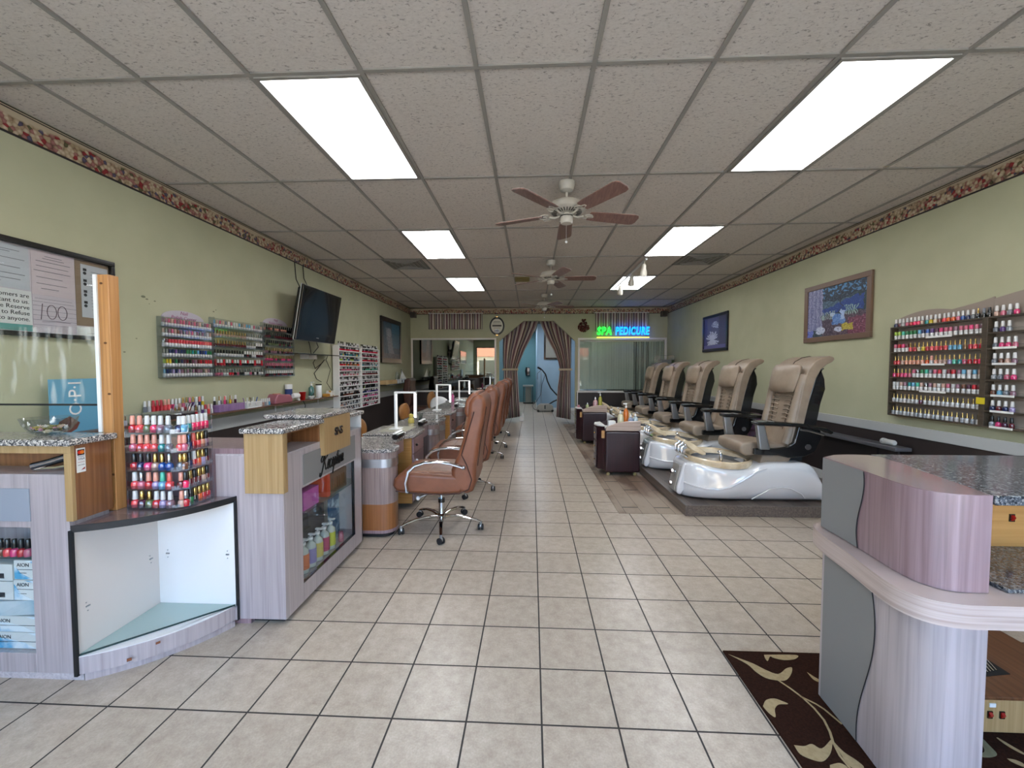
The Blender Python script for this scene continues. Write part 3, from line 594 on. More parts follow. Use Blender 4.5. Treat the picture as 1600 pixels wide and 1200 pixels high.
# things in the front cabinet window
aqua = mat_noise('aqua_printed_card', 'dfe6ea', '5aa8cf', (7, 7, 7), .45, lo=.5, hi=.62)
def carton(lb, x0, x1, z0, z1, y0=1.752, y1=1.86, side=False):
    th = thing('tissue_carton', lb, 'carton', ((x0+x1)/2, y0, z0), 'aqua and white cartons in the cabinet window')
    part('carton', M().box(x0, x1, y0, y1, z0, z1), papers['white'], th, bev=.001)
    if side:
        part('barcode', M().box(x0+.03, x1-.04, y0-.001, y0, z0+.012, z0+.035), ink, th)
    else:
        part('printed_wave', M().prism([(x0+.002, z0+.002), (x1-.03, z0+.002), (x1-.09, z0+.03), (x0+.002, z1-.02)], y0-.001, y0, 'Y'), aqua, th)
        part('printed_corner', M().prism([(x1-.002, z1-.002), (x1-.07, z1-.002), (x1-.002, z1-.02)], y0-.001, y0, 'Y'), aqua, th)
        text('lettering', 'AION', (x0+.045, y0-.0012, z1-.022), .024, '-Y', ink, th, ext=.0003)
        part('print_line', M().box(x0+.015, x1-.02, y0-.001, y0, z1-.044, z1-.042).box(x0+.02, x0+.06, y0-.001, y0, z0+.03, z0+.032), ink, th)
carton('upper white and aqua carton under the polish bottles', -2.375, -2.255, .45, .54)
carton('second white and aqua carton below the topmost one', -2.38, -2.255, .352, .447)
carton('white carton showing its barcode end, upper of two', -2.52, -2.385, .442, .52, side=True)
carton('white carton showing its barcode end, lower of two', -2.52, -2.385, .352, .438, side=True)
carton('long aqua carton second from the window bottom', -2.48, -2.256, .2, .275)
carton('lowest aqua carton on the cabinet floor', -2.48, -2.254, .121, .198)
tag(part('magazine', M().box(-2.5, -2.256, 1.755, 1.87, .278, .346, rot=Matrix.Rotation(-.06, 3, 'Y')), mat_noise('aqua_cover', '7fa9bc', 'c2ccd0', (6, 6, 6), .4)), 'pale blue printed booklet between the two carton stacks', 'booklet')

# ================================================================= notice board
nb = thing('notice_board', 'black framed glazed notice board of paper notices on the left wall', 'notice board', (XL+.02, 2.3, 1.63))
bx = XL+.03
m = M(); m.box(XL+.001, bx+.006, 1.2, 2.92, 2.17, 2.205); m.box(XL+.001, bx+.006, 1.2, 2.92, 1.622, 1.65); m.box(XL+.001, bx+.006, 2.895, 2.92, 1.65, 2.17); m.box(XL+.001, bx+.006, 1.2, 1.225, 1.65, 2.17)
part('frame', m, black, nb, bev=.003)
part('backing', M().box(XL+.002, XL+.008, 1.225, 2.895, 1.65, 2.17), papers['lilac'], nb)
def sheet(nm, y0, y1, z0, z1, mt, d=0): return part(nm, M().box(XL+.009+d, XL+.0105+d, y0, y1, z0, z1), mt, nb)
def lines(par, rows, y0, y1, d=.0115, h=.0035):
    m = M()
    for (z, a, b) in rows: m.box(XL+d, XL+d+.0006, y0+(y1-y0)*a, y0+(y1-y0)*b, z, z+h)
    return part('print_line', m, mat('faint_print', '77757a', .7), par)
a = sheet('notice_sheet', 1.95, 2.415, 1.905, 2.165, papers['grey']); lines(a, [(2.13, .3, .9), (2.118, .4, .8), (2.08, .05, .95), (2.03, .1, .9), (1.99, .05, .95), (1.96, .05, .9), (1.94, .1, .7)], 1.95, 2.415)
a = sheet('notice_sheet', 2.425, 2.665, 1.89, 2.165, papers['rose']); lines(a, [(2.135, .3, .7), (2.12, .25, .75), (2.1, .1, .9), (2.07, .1, .85), (2.04, .05, .9), (2.0, .1, .7), (1.96, .1, .8), (1.93, .2, .6)], 2.425, 2.665)
a = sheet('policy_poster', 1.93, 2.42, 1.655, 1.9, papers['white'])
part('teal_band', M().box(XL+.0106, XL+.0112, 1.93, 2.42, 1.655, 1.693), papers['teal'], a)
text('lettering', 'Our Customers are\nImportant to us.\nHowever, We Reserve\nthe Right to Refuse\nService to anyone.', (XL+.0115, 2.408, 1.797), .0355, '+X', ink, a, ext=.0003, align='RIGHT')
a = sheet('handwritten_sheet', 2.425, 2.668, 1.68, 1.887, papers['lilac']); lines(a, [(1.865, .05, .9), (1.845, 0, .95), (1.82, 0, 1), (1.79, 0, 1), (1.76, 0, 1), (1.73, 0, 1), (1.7, 0, .8)], 2.425, 2.668, h=.002)
inkm = mat('brown_pen_ink', '5c4650', .7); xx = XL+.012
def ell(cy, cz, ry, rz): return [(xx, cy+ry*math.cos(2*PI*k/20), cz+rz*math.sin(2*PI*k/20)) for k in range(20)]
part('handwriting', M().tube([(xx, 2.465, 1.735), (xx, 2.475, 1.835)], .0018, 5).tube(ell(2.525, 1.787, .026, .045), .0018, 5, closed=True).tube(ell(2.585, 1.787, .026, .045), .0018, 5, closed=True).tube([(xx, 2.47, 1.72), (xx, 2.55, 1.728), (xx, 2.63, 1.725)], .0012, 5), inkm, a)
sheet('kraft_backing', 2.67, 2.893, 1.72, 2.168, papers['kraft'])
a = sheet('licence_sheet', 2.705, 2.885, 1.78, 2.145, papers['grey'], .001); lines(a, [(2.1-.022*k, .35, .95) for k in range(13)], 2.705, 2.885, d=.0125, h=.0025)
m = M()
for k in range(4): m.lathe([(.011, 0), (.011, .0006)], (XL+.0118, 2.73, 2.085-.075*k), 12, axis='X'); m.box(XL+.0118, XL+.0124, 2.72, 2.742, 2.1-.075*k, 2.118-.075*k)
part('stamp_mark', m, ink, a)
sheet('white_card', 2.67, 2.893, 1.655, 1.715, papers['white'])
lines(nb, [(1.698, .6, .8), (1.69, .62, .78), (1.68, .55, .9), (1.668, .3, 1)], 2.67, 2.893, d=.0106, h=.003)
part('glazing', M().box(bx-.003, bx, 1.225, 2.895, 1.65, 2.17), mat_clear('notice_glass', (.95, .96, .96), .04, 0, .7), nb)
# wall scuffs
m = M()
for (y, z, s) in ((3.17, 2.0, .02), (3.2, 1.985, .012), (3.27, 1.98, .01), (3.22, 1.95, .006), (3.9, 1.98, .012), (3.85, 1.92, .006), (3.93, 2.0, .008), (3.1, 1.66, .008), (3.0, 1.55, .01)):
    m.lathe([(s, 0), (s, .0008)], (XL+.0001, y, z), 7, axis='X', sx=1, sy=.5)
struct('wall_scuff_trim', m, mat('scuff_grey', '6f715c', .8))
# advertising card
op = thing('poster_card', 'blue poster card with white letters standing on the wall shelf behind the post', 'poster', (-3.03, 2.7, 1.0))
part('card', M().box(-3.035, -3.03, 2.45, 2.86, 1.0, 1.355), mat('poster_blue', '5f9cb8', .45), op)
text('lettering', 'O·P·I', (-3.0285, 2.6, 1.225), .11, '+X', white_pl, op, ext=.0006).rotation_euler = Matrix(((0, 0, 1), (0, -1, 0), (1, 0, 0))).to_euler()
part('printed_hand', M().prism([(2.47, 1.0), (2.5, 1.08), (2.56, 1.11), (2.62, 1.06), (2.6, 1.02), (2.56, 1.0)], -3.03, -3.029, 'X'), mat('printed_brown', '6b3c30', .6), op)
part('printed_flower', M().lathe([(.05, 0), (.05, .001)], (-3.03, 2.8, 1.29), 9, axis='X').lathe([(.03, 0), (.03, .0013)], (-3.03, 2.82, 1.23), 7, axis='X'), mat('printed_dark_pink', '5a3a4c', .6), op)
# ================================================================= nail polish
PAL = dict(red='b01828', coral='d9484e', pink='d23a72', rose='b85a72', peach='cf9078', nude='b49284', mauve='84606f', plum='4a1c34', burgundy='5a0f1c', purple='5a3a78', lilac='9484ac', navy='16224e', blue='1f4f9c', sky='5f9cbc', teal='1f7f80', mint='4fae96',
           green='1c6a3c', lime='8fae3a', olive='5c6a44', yellow='c9b02c', orange='cc5424', brown='6a4030', bronze='7a5636', grey='6c7078', black='101014', white='c8c6c4', clear='b9b8b8', cream='c6b498', hotpink='e0245c', silver='8e9298')
CAPS = dict(white=('c9c8c6', 0), black=('0c0c0e', 0), gold=('b0935a', 1), peach=('cf8f7c', 0), silver=('9fa2a6', 1), coral=('cc5a50', 0), mint=('3fae92', 0), steel=('5c6e86', 1))
def body_mesh(kind):
    m = M()
    if kind == 'round': m.lathe([(.010, 0), (.0135, .0015), (.0145, .012), (.0145, .02), (.0125, .028), (.006, .032), (.006, .034)], (0, 0, 0), 12)
    elif kind == 'square':
        m.lathe([(.013, 0), (.0155, .0015), (.0155, .026), (.012, .031), (.006, .033), (.006, .035)], (0, 0, 0), 8)
    else: m.lathe([(.0105, 0), (.0125, .001), (.0125, .03), (.0115, .034), (.006, .036), (.006, .037)], (0, 0, 0), 12)
    return m
def cap_mesh(kind):
    if kind == 'tall': return M().lathe([(.009, .034), (.0095, .036), (.0088, .05), (.0078, .068), (.0062, .0705)], (0, 0, 0), 12)
    if kind == 'slim': return M().lathe([(.0062, .034), (.006, .036), (.0042, .072), (.0036, .0735)], (0, 0, 0), 10)
    return M().lathe([(.0122, .0365), (.0125, .038), (.0118, .066), (.0105, .068)], (0, 0, 0), 12)
def mesh_of(name, m, mt, ang=40):
    me = bpy.data.meshes.new(name); me.from_pydata(m.v, [], m.f); me.materials.append(mt); fixn(me); me.polygons.foreach_set('use_smooth', [True]*len(m.f))
    try: me.set_sharp_from_angle(angle=math.radians(ang))
    except Exception: pass
    return me
BM = {k: mesh_of('lacquer_body_'+k, body_mesh(k), polish_m) for k in ('round', 'square', 'gel')}
CM = {(k, q): mesh_of('cap_%s_%d' % (k, q), cap_mesh(k), capmetal_m if q else cap_m) for k in ('tall', 'slim', 'drum') for q in (0, 1)}
TAKEN = set()
def bottle(loc, body, colr, capk, capc, label, group, rz=0, sc_=1.0, colname=None):
    assert label not in TAKEN, label
    TAKEN.add(label)
    e = bpy.data.objects.new('nail_polish_bottle', None); e.empty_display_size = .02; COL.objects.link(e); e.location = loc; e.rotation_euler.z = rz; e.scale = (sc_,)*3
    tag(e, label, 'nail polish', group)
    o = bpy.data.objects.new('lacquer_body', BM[body]); COL.objects.link(o); o.parent = e; o.color = L(PAL[colr])
    hx, mt = CAPS[capc] if capc in CAPS else (PAL[capc], 0)
    c = bpy.data.objects.new('bottle_cap', CM[(capk, mt)]); COL.objects.link(c); c.parent = e; c.color = L(hx)
    return e

# ---- acrylic stand on the corner display
SX0, SX1, SY0, SY1, SZ = -1.995, -1.715, 1.925, 2.128, .72
sd = thing('acrylic_polish_stand', 'tall clear acrylic stand of nail polish standing on the corner display', 'display stand', ((SX0+SX1)/2, (SY0+SY1)/2, SZ))
ch = .05
foot = [(SX0, SY0), (SX1-ch, SY0), (SX1, SY0+ch), (SX1, SY1), (SX0, SY1)]
for k in range(5):
    z = SZ+.004+k*.0945
    part('shelf', M().prism(foot, z, z+.004, 'Z'), acrylic, sd)
    lip = M()
    lip.box(SX0, SX1-ch, SY0-.002, SY0, z, z+.022); lip.prism([(SX1-ch, SY0-.002), (SX1+.002, SY0+ch), (SX1, SY0+ch), (SX1-ch, SY0)], z, z+.022, 'Z'); lip.box(SX1, SX1+.002, SY0+ch, SY1, z, z+.022)
    part('lip', lip, acr_edge, sd)
m = M(); zt = SZ+.475
for (x, y) in ((SX0, SY0), (SX1-ch, SY0), (SX1, SY0+ch), (SX1, SY1)): m.box(x-.0015, x+.0015, y-.0015, y+.0015, SZ, zt)
m.box(SX0-.002, SX0+.001, SY0, SY1, SZ, zt)
part('upright', m, acr_edge, sd)
part('top_plate', M().prism([(SX0+.03, SY0+.03), (SX1-ch, SY0+.03), (SX1-.03, SY0+ch), (SX1-.03, SY1-.02), (SX0+.03, SY1-.02)], zt, zt+.004, 'Z'), acr_edge, sd)
rowsF = [
 [('red', 'gold', 'peach'), ('coral', 'gold', 'peach'), ('olive', 0, 'white'), ('hotpink', 0, 'white'), ('mauve', 0, 'white'), ('grey', 0, 'white')],
 [('rose', 0, 'peach'), ('red', 0, 'peach'), ('coral', 0, 'peach'), ('coral', 0, 'peach'), ('teal', 0, 'white'), ('grey', 0, 'white')],
 [('red', 0, 'black'), ('navy', 0, 'black'), ('pink', 0, 'black'), ('nude', 0, 'gold'), ('blue', 0, 'gold'), ('blue', 0, 'silver')],
 [('coral', 0, 'white'), ('rose', 0, 'silver'), ('red', 0, 'peach'), ('lilac', 0, 'peach'), ('sky', 0, 'mint'), ('coral', 0, 'coral')],
 [('coral', 0, 'white'), ('plum', 0, 'gold'), ('olive', 0, 'gold'), ('red', 0, 'white'), ('lilac', 0, 'white'), ('mauve', 0, 'white')]]
rowsR = [
 [('navy', 'white'), ('sky', 'white'), ('teal', 'white'), ('hotpink', 'white'), ('hotpink', 'white'), ('hotpink', 'white'), ('hotpink', 'white'), ('plum', 'black')],
 [('coral', 'peach'), ('rose', 'peach'), ('navy', 'steel'), ('red', 'coral'), ('coral', 'gold'), ('peach', 'gold'), ('mauve', 'black'), ('mauve', 'silver')],
 [('grey', 'gold'), ('brown', 'gold'), ('navy', 'black'), ('red', 'white'), ('orange', 'gold'), ('lilac', 'gold'), ('burgundy', 'black'), ('burgundy', 'black')],
 [('burgundy', 'peach'), ('hotpink', 'black'), ('burgundy', 'gold'), ('burgundy', 'black'), ('burgundy', 'gold'), ('nude', 'gold'), ('burgundy', 'black'), ('plum', 'black')],
 [('nude', 'peach'), ('red', 'silver'), ('green', 'black'), ('black', 'gold'), ('orange', 'gold'), ('red', 'gold'), ('red', 'gold'), ('pink', 'gold')]]
SHN = ['top', 'second', 'middle', 'fourth', 'bottom']
for r in range(5):
    z = SZ+.008+(4-r)*.0945
    for k, (c, _, cp) in enumerate(rowsF[r]):
        x = SX0+.022+k*.0365
        bottle((x+random.uniform(-.002, .002), SY0+.019, z), random.choice(['round', 'square']), c, 'tall', cp, f'{c} polish with {cp} cap, {ORD[k]} from the post on acrylic stand {SHN[r]} shelf', 'polish on the acrylic stand', random.random(), 1.2)
    for k, (c, cp) in enumerate(rowsR[r][:7]):
        if k == 0: p_ = (SX1-.033, SY0+.036)
        else: p_ = (SX1-.019, SY0+.046+(k-1)*.0275)
        bottle((p_[0], p_[1], z), random.choice(['round', 'square']) if k < 2 else 'gel', c, 'tall', cp, f'{c} polish, {cp} cap, {ORD[k]} after the corner on acrylic stand {SHN[r]} shelf, aisle side', 'polish on the acrylic stand', random.random(), 1.15)

# ---- brown rack on the right wall
def wall_rack_right():
    rk = thing('polish_wall_rack', 'wide dark wood polish rack with seven shelves on the right wall', 'wall rack', (XR-.05, 3.3, .975))
    ya, yb, yc = 4.075, 3.262, 2.45; xw = XR-.002; xf = XR-.075; z0, z1 = .975, 1.815; st = (z1-z0-.012)/7
    m = M(); m.box(xf, xw, ya-.012, ya, z0, z1); parts('upright', [(xf, xw, ya-.012, ya, z0, z1), (xf, xw, yb-.02, yb+.02, z0, z1), (xf, xw, yc, yc+.012, z0, z1)], rack_w, rk, bev=.001)
    part('back_board', M().box(xw-.008, xw, yc+.012, ya-.012, z0+.01, z1), mat('rack_back_pale', '8f857c', .6), rk)
    for k in range(8):
        z = z0+k*st
        part('shelf', M().box(xf+.001, xw-.008, yb+.02, ya-.012, z, z+.012), rack_w, rk); part('shelf', M().box(xf+.001, xw-.008, yc+.012, yb-.02, z, z+.012), rack_w, rk)
    m = M()
    for k in range(7):
        z = z0+k*st+.032
        m.box(xf-.001, xf+.002, yb+.02, ya-.012, z, z+.003); m.box(xf-.001, xf+.002, yc+.012, yb-.02, z, z+.003)
    part('retaining_bar', m, acr_edge, rk)
    hd = []
    for k in range(25):
        f = k/24; y = ya-(ya-yb)*f; hd.append((y, z1+.075+.055*math.sin(f*PI*1.35)*(1 if f < .74 else 1)+(.13*max(0, f-.62)/.38)))
    part('crest_board', M().prism([(ya, z1+.0)]+hd+[(yb, z1)], xw-.014, xw-.001, 'X'), mat('crest_pale_wood', '8d8076', .55), rk)
    h2 = [(yb-(yb-yc)*k/12, z1+.14+.05*math.sin(k/12*PI)) for k in range(13)]
    part('crest_board', M().prism([(yb-.005, z1)]+h2+[(yc, z1)], xw-.014, xw-.001, 'X'), MATS['crest_pale_wood'], rk)
    m = M()
    for (k, a, b) in ((6, 3.72, 3.5), (4, 3.75, 3.55), (2, 3.76, 3.53), (5, 3.2, 3.05), (4, 3.2, 3.05), (2, 3.2, 3.05), (1, 3.2, 3.05), (0, 3.2, 3.05)):
        z = z0+k*st; part('price_strip', M().box(xf-.003, xf-.001, b, a, z+.002, z+.018), papers['white'], rk)
    part('shelf_note', M().box(xf-.005, xf-.003, 3.235, 3.295, 1.15, 1.2), mat('yellow_note', 'c8b31c', .6), rk)
    LG = lambda s: [w.split('/') for w in s.split()]
    rows = {
     7: LG('navy/white burgundy/white clear/white rose/white red/white hotpink/white hotpink/white nude/white teal/white yellow/white cream/white brown/white coral/white orange/white orange/white rose/white blue/white navy/white grey/white black/gold black/grey black/black'),
     6: LG('white/lime white/lime white/mint white/green white/green white/green white/sky white/navy white/blue white/purple white/plum white/pink white/rose white/rose white/mauve white/rose white/rose white/pink white/rose white/plum'),
     5: LG('white/rose white/red white/pink white/burgundy coral/gold red/gold cream/gold yellow/gold red/gold coral/gold coral/gold red/gold coral/gold sky/gold sky/gold sky/gold bronze/gold red/gold coral/gold red/gold'),
     4: LG('red/gold coral/gold nude/gold peach/gold peach/gold peach/gold peach/gold peach/gold orange/gold clear/peach peach/gold nude/gold nude/gold lilac/gold mint/gold teal/gold rose/gold red/gold red/gold hotpink/gold'),
     3: LG('pink/gold red/gold pink/gold pink/gold rose/gold white/rose white/silver white/green white/mint white/grey white/rose white/red white/clear white/burgundy white/red white/mauve white/sky white/clear white/sky white/nude'),
     2: LG('white/clear white/clear white/nude white/mauve white/teal white/sky white/mint white/nude white/silver white/mauve white/nude white/clear white/nude white/rose white/clear white/mauve white/brown white/plum white/red white/burgundy'),
     1: LG(' '.join(['clear/gold']*7+['plum/gold']+['clear/gold']*12)),
     0: LG(' '.join(['silver/gold', 'clear/gold']*10))}
    NM = {7: 'rack top', 6: 'first shelf', 5: 'second shelf', 4: 'third shelf', 3: 'fourth shelf', 2: 'fifth shelf', 1: 'sixth shelf', 0: 'lowest shelf'}
    for k, lst in rows.items():
        n = len(lst); z = z0+k*st+.0125
        for i, (b, c) in enumerate(lst):
            y = ya-.032-(ya-yb-.075)*i/(n-1) if k < 7 else ya-.03-(ya-yb-.03)*i/(n-1)
            gel = b == 'white'; slim = c == 'gold'
            kind = 'gel' if gel or slim else 'round'
            bottle((xf+.028, y+random.uniform(-.003, .003), z), kind, b, 'drum' if gel else ('slim' if slim else 'tall'), c, f'{b} polish with {c} cap, {ORD[i]} from picture end, {NM[k]}, right wall rack', 'polish on the right wall rack', random.random(), 1.05)
    rows2 = {7: LG('nude/white rose/white grey/white pink/white'), 6: LG('grey/white purple/white silver/white'), 5: LG('grey/white pink/white pink/white rose/white'), 4: LG('grey/white brown/white nude/white mauve/white'), 3: LG('silver/white grey/white rose/white pink/white'),
             2: LG('brown/white sky/white grey/white mauve/white'), 1: LG('navy/white burgundy/white navy/white lilac/white'), 0: LG('silver/black pink/black plum/black burgundy/black')}
    for k, lst in rows2.items():
        z = z0+k*st+.0125
        for i, (b, c) in enumerate(lst):
            y = yb-.05-.042*i
            bottle((xf+.03, y, z), 'round', b, 'tall', c, f'{b} polish with {c} cap, {ORD[i]} past the divider, {NM[k]}, right wall rack', 'polish on the right wall rack', random.random(), 1.12)
wall_rack_right()

# ---- racks on the left wall
def clear_rack(lb, y0, y1, z0, z1, n, crest, m_=acrylic):
    rk = thing('polish_wall_rack', lb, 'wall rack', (XL+.04, (y0+y1)/2, z0), 'clear polish racks on the left wall')
    xw = XL+.003; xf = XL+.065; st = (z1-z0)/n
    part('back_sheet', M().box(xw, xw+.003, y0, y1, z0, z1), m_, rk)
    m = M()
    for k in range(n): z = z0+k*st; m.box(xw+.003, xf, y0, y1, z, z+.004)
    part('shelf', m, acr_edge, rk)
    m = M()
    for k in range(n): z = z0+k*st; m.box(xf, xf+.002, y0, y1, z, z+.018)
    m.box(xw, xf, y0-.003, y0, z0, z1); m.box(xw, xf, y1, y1+.003, z0, z1)
    part('lip', m, acr_edge, rk)
    if crest:
        yc = (y0+y1)/2; hw = (y1-y0)*.42
        part('crest_board', M().prism([(yc-hw, z1)]+[(yc-hw*math.cos(PI*k/16), z1+.075*math.sin(PI*k/16)) for k in range(17)]+[(yc+hw, z1)], xw, xw+.004, 'X'), mat('lavender_card', 'b3adb8', .5), rk)
        text('lettering', 'Nail\nPolish Center', (xw+.006, yc, z1+.03), .042, '+X', mat('magenta_ink', '8a3a66', .6), rk, ext=.0003, shear=.2, width=.27)
    return rk, st
ML = M(); mats_rest = []; midx = {}
def rest_bottle(loc, b, c, tall=True, s=1.0):
    for q in (b, c):
        if q not in midx:
            hx, mt = CAPS[q] if (q == c and q in CAPS) else (PAL[q], 0)
            midx[q] = len(mats_rest); mats_rest.append(mat('rest_'+q, hx, .25, mt, coat=.4))
    x, y, z = loc
    ML.lathe([(.011*s, 0), (.0125*s, .002), (.0125*s, .03*s), (.006*s, .034*s)], loc, 6, midx[b]); ML.lathe([(.009*s, .034*s), (.008*s, .068*s)], loc, 6, midx[c])
r1, st = clear_rack('clear polish rack of white based bottles beside the notice board', 3.275, 3.81, 1.345, 1.86, 6, True)
cols = ['mauve mauve rose nude rose mauve rose rose mauve rose mauve rose mauve nude silver mauve rose nude', 'nude silver mauve rose nude brown mauve silver mauve nude rose clear mauve silver mauve grey clear nude',
        'silver burgundy red red red red red red red red red red red red red coral coral red', 'silver silver navy navy purple navy navy navy green green teal green sky navy navy blue green green',
        'lime yellow yellow black green black navy plum burgundy black plum mauve burgundy red burgundy red red red', 'sky navy navy lilac navy lilac mauve silver mauve silver mauve plum mauve mauve silver nude mauve silver']
for k, row in enumerate(cols):
    for i, c in enumerate(row.split()):
        y = 3.292+i*.0296; z = 1.345+(5-k)*st+.0045
        if k == 2: bottle((XL+.042, y, z), 'gel', 'white', 'drum', c, f'white based polish with {c} cap, {ORD[i]} along the red row of the left rack', 'red capped polish in the left wall rack', 0, .98)
        else: rest_bottle((XL+.042, y, z), 'white', c)
        if k != 2: pass
r2, st = clear_rack('clear polish rack between the two racks with crest boards', 3.83, 4.565, 1.345, 1.92, 6, False)
rowz = [('white', 'sky silver mauve white nude grey silver rose'), ('nude', 'gold'), ('burgundy', 'gold'), ('white', 'black'), ('red', 'white'), ('white', 'silver')]
for k in range(6):
    for i in range(19):
        b, cc = rowz[k]; cc = random.choice(cc.split())
        if k in (1, 2) and i > 11: b, cc = 'white', 'silver'
        if k == 2 and i > 15: b, cc = 'black', 'white'
        if k == 3 and i > 10: b, cc = random.choice(['burgundy', 'white', 'black']), 'white'
        if k == 4: b = random.choice(['black', 'red', 'burgundy']); cc = 'white' if i % 3 else 'red'
        if k == 5: b = 'red' if i in (5, 6) else random.choice(['white', 'white', 'rose', 'black'])
        rest_bottle((XL+.042, 3.85+i*.0385, 1.345+(5-k)*st+.0045), b, cc)
r3, st = clear_rack('clear polish rack with crest board beside the television', 4.585, 5.155, 1.325, 1.955, 7, True)
rowz = [('peach', 'black'), ('burgundy', 'black'), ('olive', 'black'), ('mauve', 'gold'), ('pink', 'gold'), ('black', 'rose'), ('burgundy', 'white')]
for k in range(7):
    for i in range(14):
        b, cc = rowz[k]; b = random.choice([b, b, 'burgundy', 'black'])
        rest_bottle((XL+.042, 4.605+i*.041, 1.325+(6-k)*st+.0045), b, cc)
# tall white rack
wr = thing('polish_wall_rack', 'tall white wooden rack of small polish bottles beside the wall shelf', 'wall rack', (XL+.07, 7.15, .72))
ya, yb = 6.27, 8.03; n = 13; z0, z1 = .72, 1.78; st = (z1-z0)/n; xf = XL+.12
parts('upright', [(XL+.023, xf, ya, ya+.03, z0, z1), (XL+.023, xf, yb-.03, yb, z0, z1), (XL+.023, xf, (ya+yb)/2-.02, (ya+yb)/2+.02, z0, z1)], white_p, wr)
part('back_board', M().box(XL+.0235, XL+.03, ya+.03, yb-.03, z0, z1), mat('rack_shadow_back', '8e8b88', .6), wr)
for k in range(n+1):
    z = z0+k*st; part('shelf', M().box(XL+.03, xf, ya+.03, (ya+yb)/2-.02, z, z+.012), white_p, wr); part('shelf', M().box(XL+.03, xf, (ya+yb)/2+.02, yb-.03, z, z+.012), white_p, wr)
rc13 = ['burgundy red coral', 'red red pink', 'yellow teal navy grey', 'lime sky navy grey', 'green orange red coral', 'mauve burgundy rose', 'nude rose clear', 'clear white silver', 'silver white mauve', 'clear grey silver', 'brown burgundy black', 'grey black silver', 'clear grey nude', 'grey brown white']
rc13b = ['burgundy red orange', 'red red pink', 'burgundy rose', 'burgundy red', 'teal grey white', 'green black mint', 'brown burgundy', 'clear silver', 'brown black rose', 'lime black grey', 'navy purple lilac', 'pink rose lilac', 'burgundy rose white']
for k in range(n+1):
    for side, rcx in ((0, rc13), (1, rc13b)):
        yy = ya+.05 if side == 0 else (ya+yb)/2+.04
        for i in range(20):
            c = random.choice(rcx[min(n-k, len(rcx)-1)].split()) if k < n else random.choice(['white', 'black', 'clear', 'grey'])
            rest_bottle((XL+.095, yy+i*.0405, z0+k*st+.0125), c, random.choice(['black', 'white', 'silver', c if c in CAPS else 'white']) if k < n else random.choice(['white', 'black']), s=.85)
o = part('nail_polish_bottle', ML, mats_rest, None, smooth=True, ang=50)
tag(o, 'remaining small polish bottles filling the clear and white racks along the left wall', 'nail polish', 'polish on the left wall racks', 'stuff')

# reds in the front cabinet window
for i, (c) in enumerate(('rose', 'red', 'pink', 'coral', 'brown', 'red')):
    bottle((-2.318-i*.0335, 1.766, .5535), 'round', c, 'tall', 'black', f'{c} polish with black cap, {ORD[i]} from the window edge inside the front cabinet', 'polish inside the front cabinet', 0, 1.15)
# ================================================================= left wall shelf and its things
ws = thing('wall_shelf', 'long narrow brown wall shelf crowded with salon supplies', 'shelf', (-3.0, 4.3, .99))
part('board', M().box(XL+.001, -2.945, 2.3, 6.2, .985, 1.0), mat_noise('brown_shelf_board', '5a4030', '6b4d3a', (2, 12, 2), .45), ws, bev=.002)
m = M()
for y in (2.6, 3.7, 4.8, 5.8): m.box(XL+.0225, XL+.03, y-.01, y+.01, .9, .985); m.box(XL+.03, -2.98, y-.006, y+.006, .972, .985)
part('bracket', m, white_p, ws)
rd = random.Random(3)
SB = {k: mesh_of('sample_body_%d' % k, M().lathe(p, (0, 0, 0), 10), polish_m) for k, p in enumerate(([(.011, 0), (.013, .002), (.013, .04), (.007, .045)], [(.016, 0), (.017, .002), (.017, .045), (.008, .05)]))}
SCp = {k: mesh_of('sample_cap_%d' % k, M().lathe(p, (0, 0, 0), 10), capmetal_m if k == 1 else cap_m) for k, p in enumerate(([(.0095, .044), (.0085, .085), (.007, .087)], [(.006, .044), (.0055, .09)]))}
def sample(lb, x, y, z, c, cp, grp, k=0, s=1, name='gel_bottle'):
    e = bpy.data.objects.new(name, None); COL.objects.link(e); e.location = (x, y, z); e.scale = (s,)*3; tag(e, lb, 'bottle', grp)
    a = bpy.data.objects.new('bottle_body', SB[k]); COL.objects.link(a); a.parent = e; a.color = L(PAL[c])
    b = bpy.data.objects.new('bottle_cap', SCp[1 if cp == 'gold' else 0]); COL.objects.link(b); b.parent = e; b.color = L(CAPS[cp][0] if cp in CAPS else PAL[cp])
# crowd near the corner: two steps of bottles
ts = thing('step_riser', 'small clear two-step riser under the gel bottles on the wall shelf', 'riser', (-3.03, 3.4, 1.0))
part('step', M().box(-3.085, -3.035, 3.1, 3.72, 1.0, 1.07), acr_edge, ts)
cols = ['grey', 'clear', 'red', 'red', 'red', 'coral', 'coral', 'pink', 'clear', 'nude', 'rose', 'white', 'plum', 'purple', 'clear', 'navy', 'yellow']
caps = ['white', 'white', 'red', 'red', 'red', 'peach', 'peach', 'white', 'white', 'white', 'gold', 'gold', 'rose', 'gold', 'white', 'coral', 'white']
for i in range(17): sample(f'{cols[i]} gel bottle with {caps[i]} cap, {ORD[i]} from the poster on the riser back row', -3.06, 3.12+i*.036, 1.0705, cols[i], caps[i], 'gel bottles on the riser', 0, 1.05)
for i in range(13):
    c = cols[(i*5+2) % 17]; cp = caps[(i*3+7) % 17]; sample(f'{c} gel bottle with {cp} cap, {ORD[i]} from the poster on the shelf front row', -3.005, 3.3+i*.036, 1.0005, c, cp, 'gel bottles in front of the riser', 0, 1.0)
for i in range(6): sample(f'small gold topped jar bottle, {ORD[i]} beside the blue poster card', -3.0+(i % 2)*.02, 2.9+i*.035, 1.0005, 'white', 'gold', 'gold topped bottles by the poster', 1, .75)
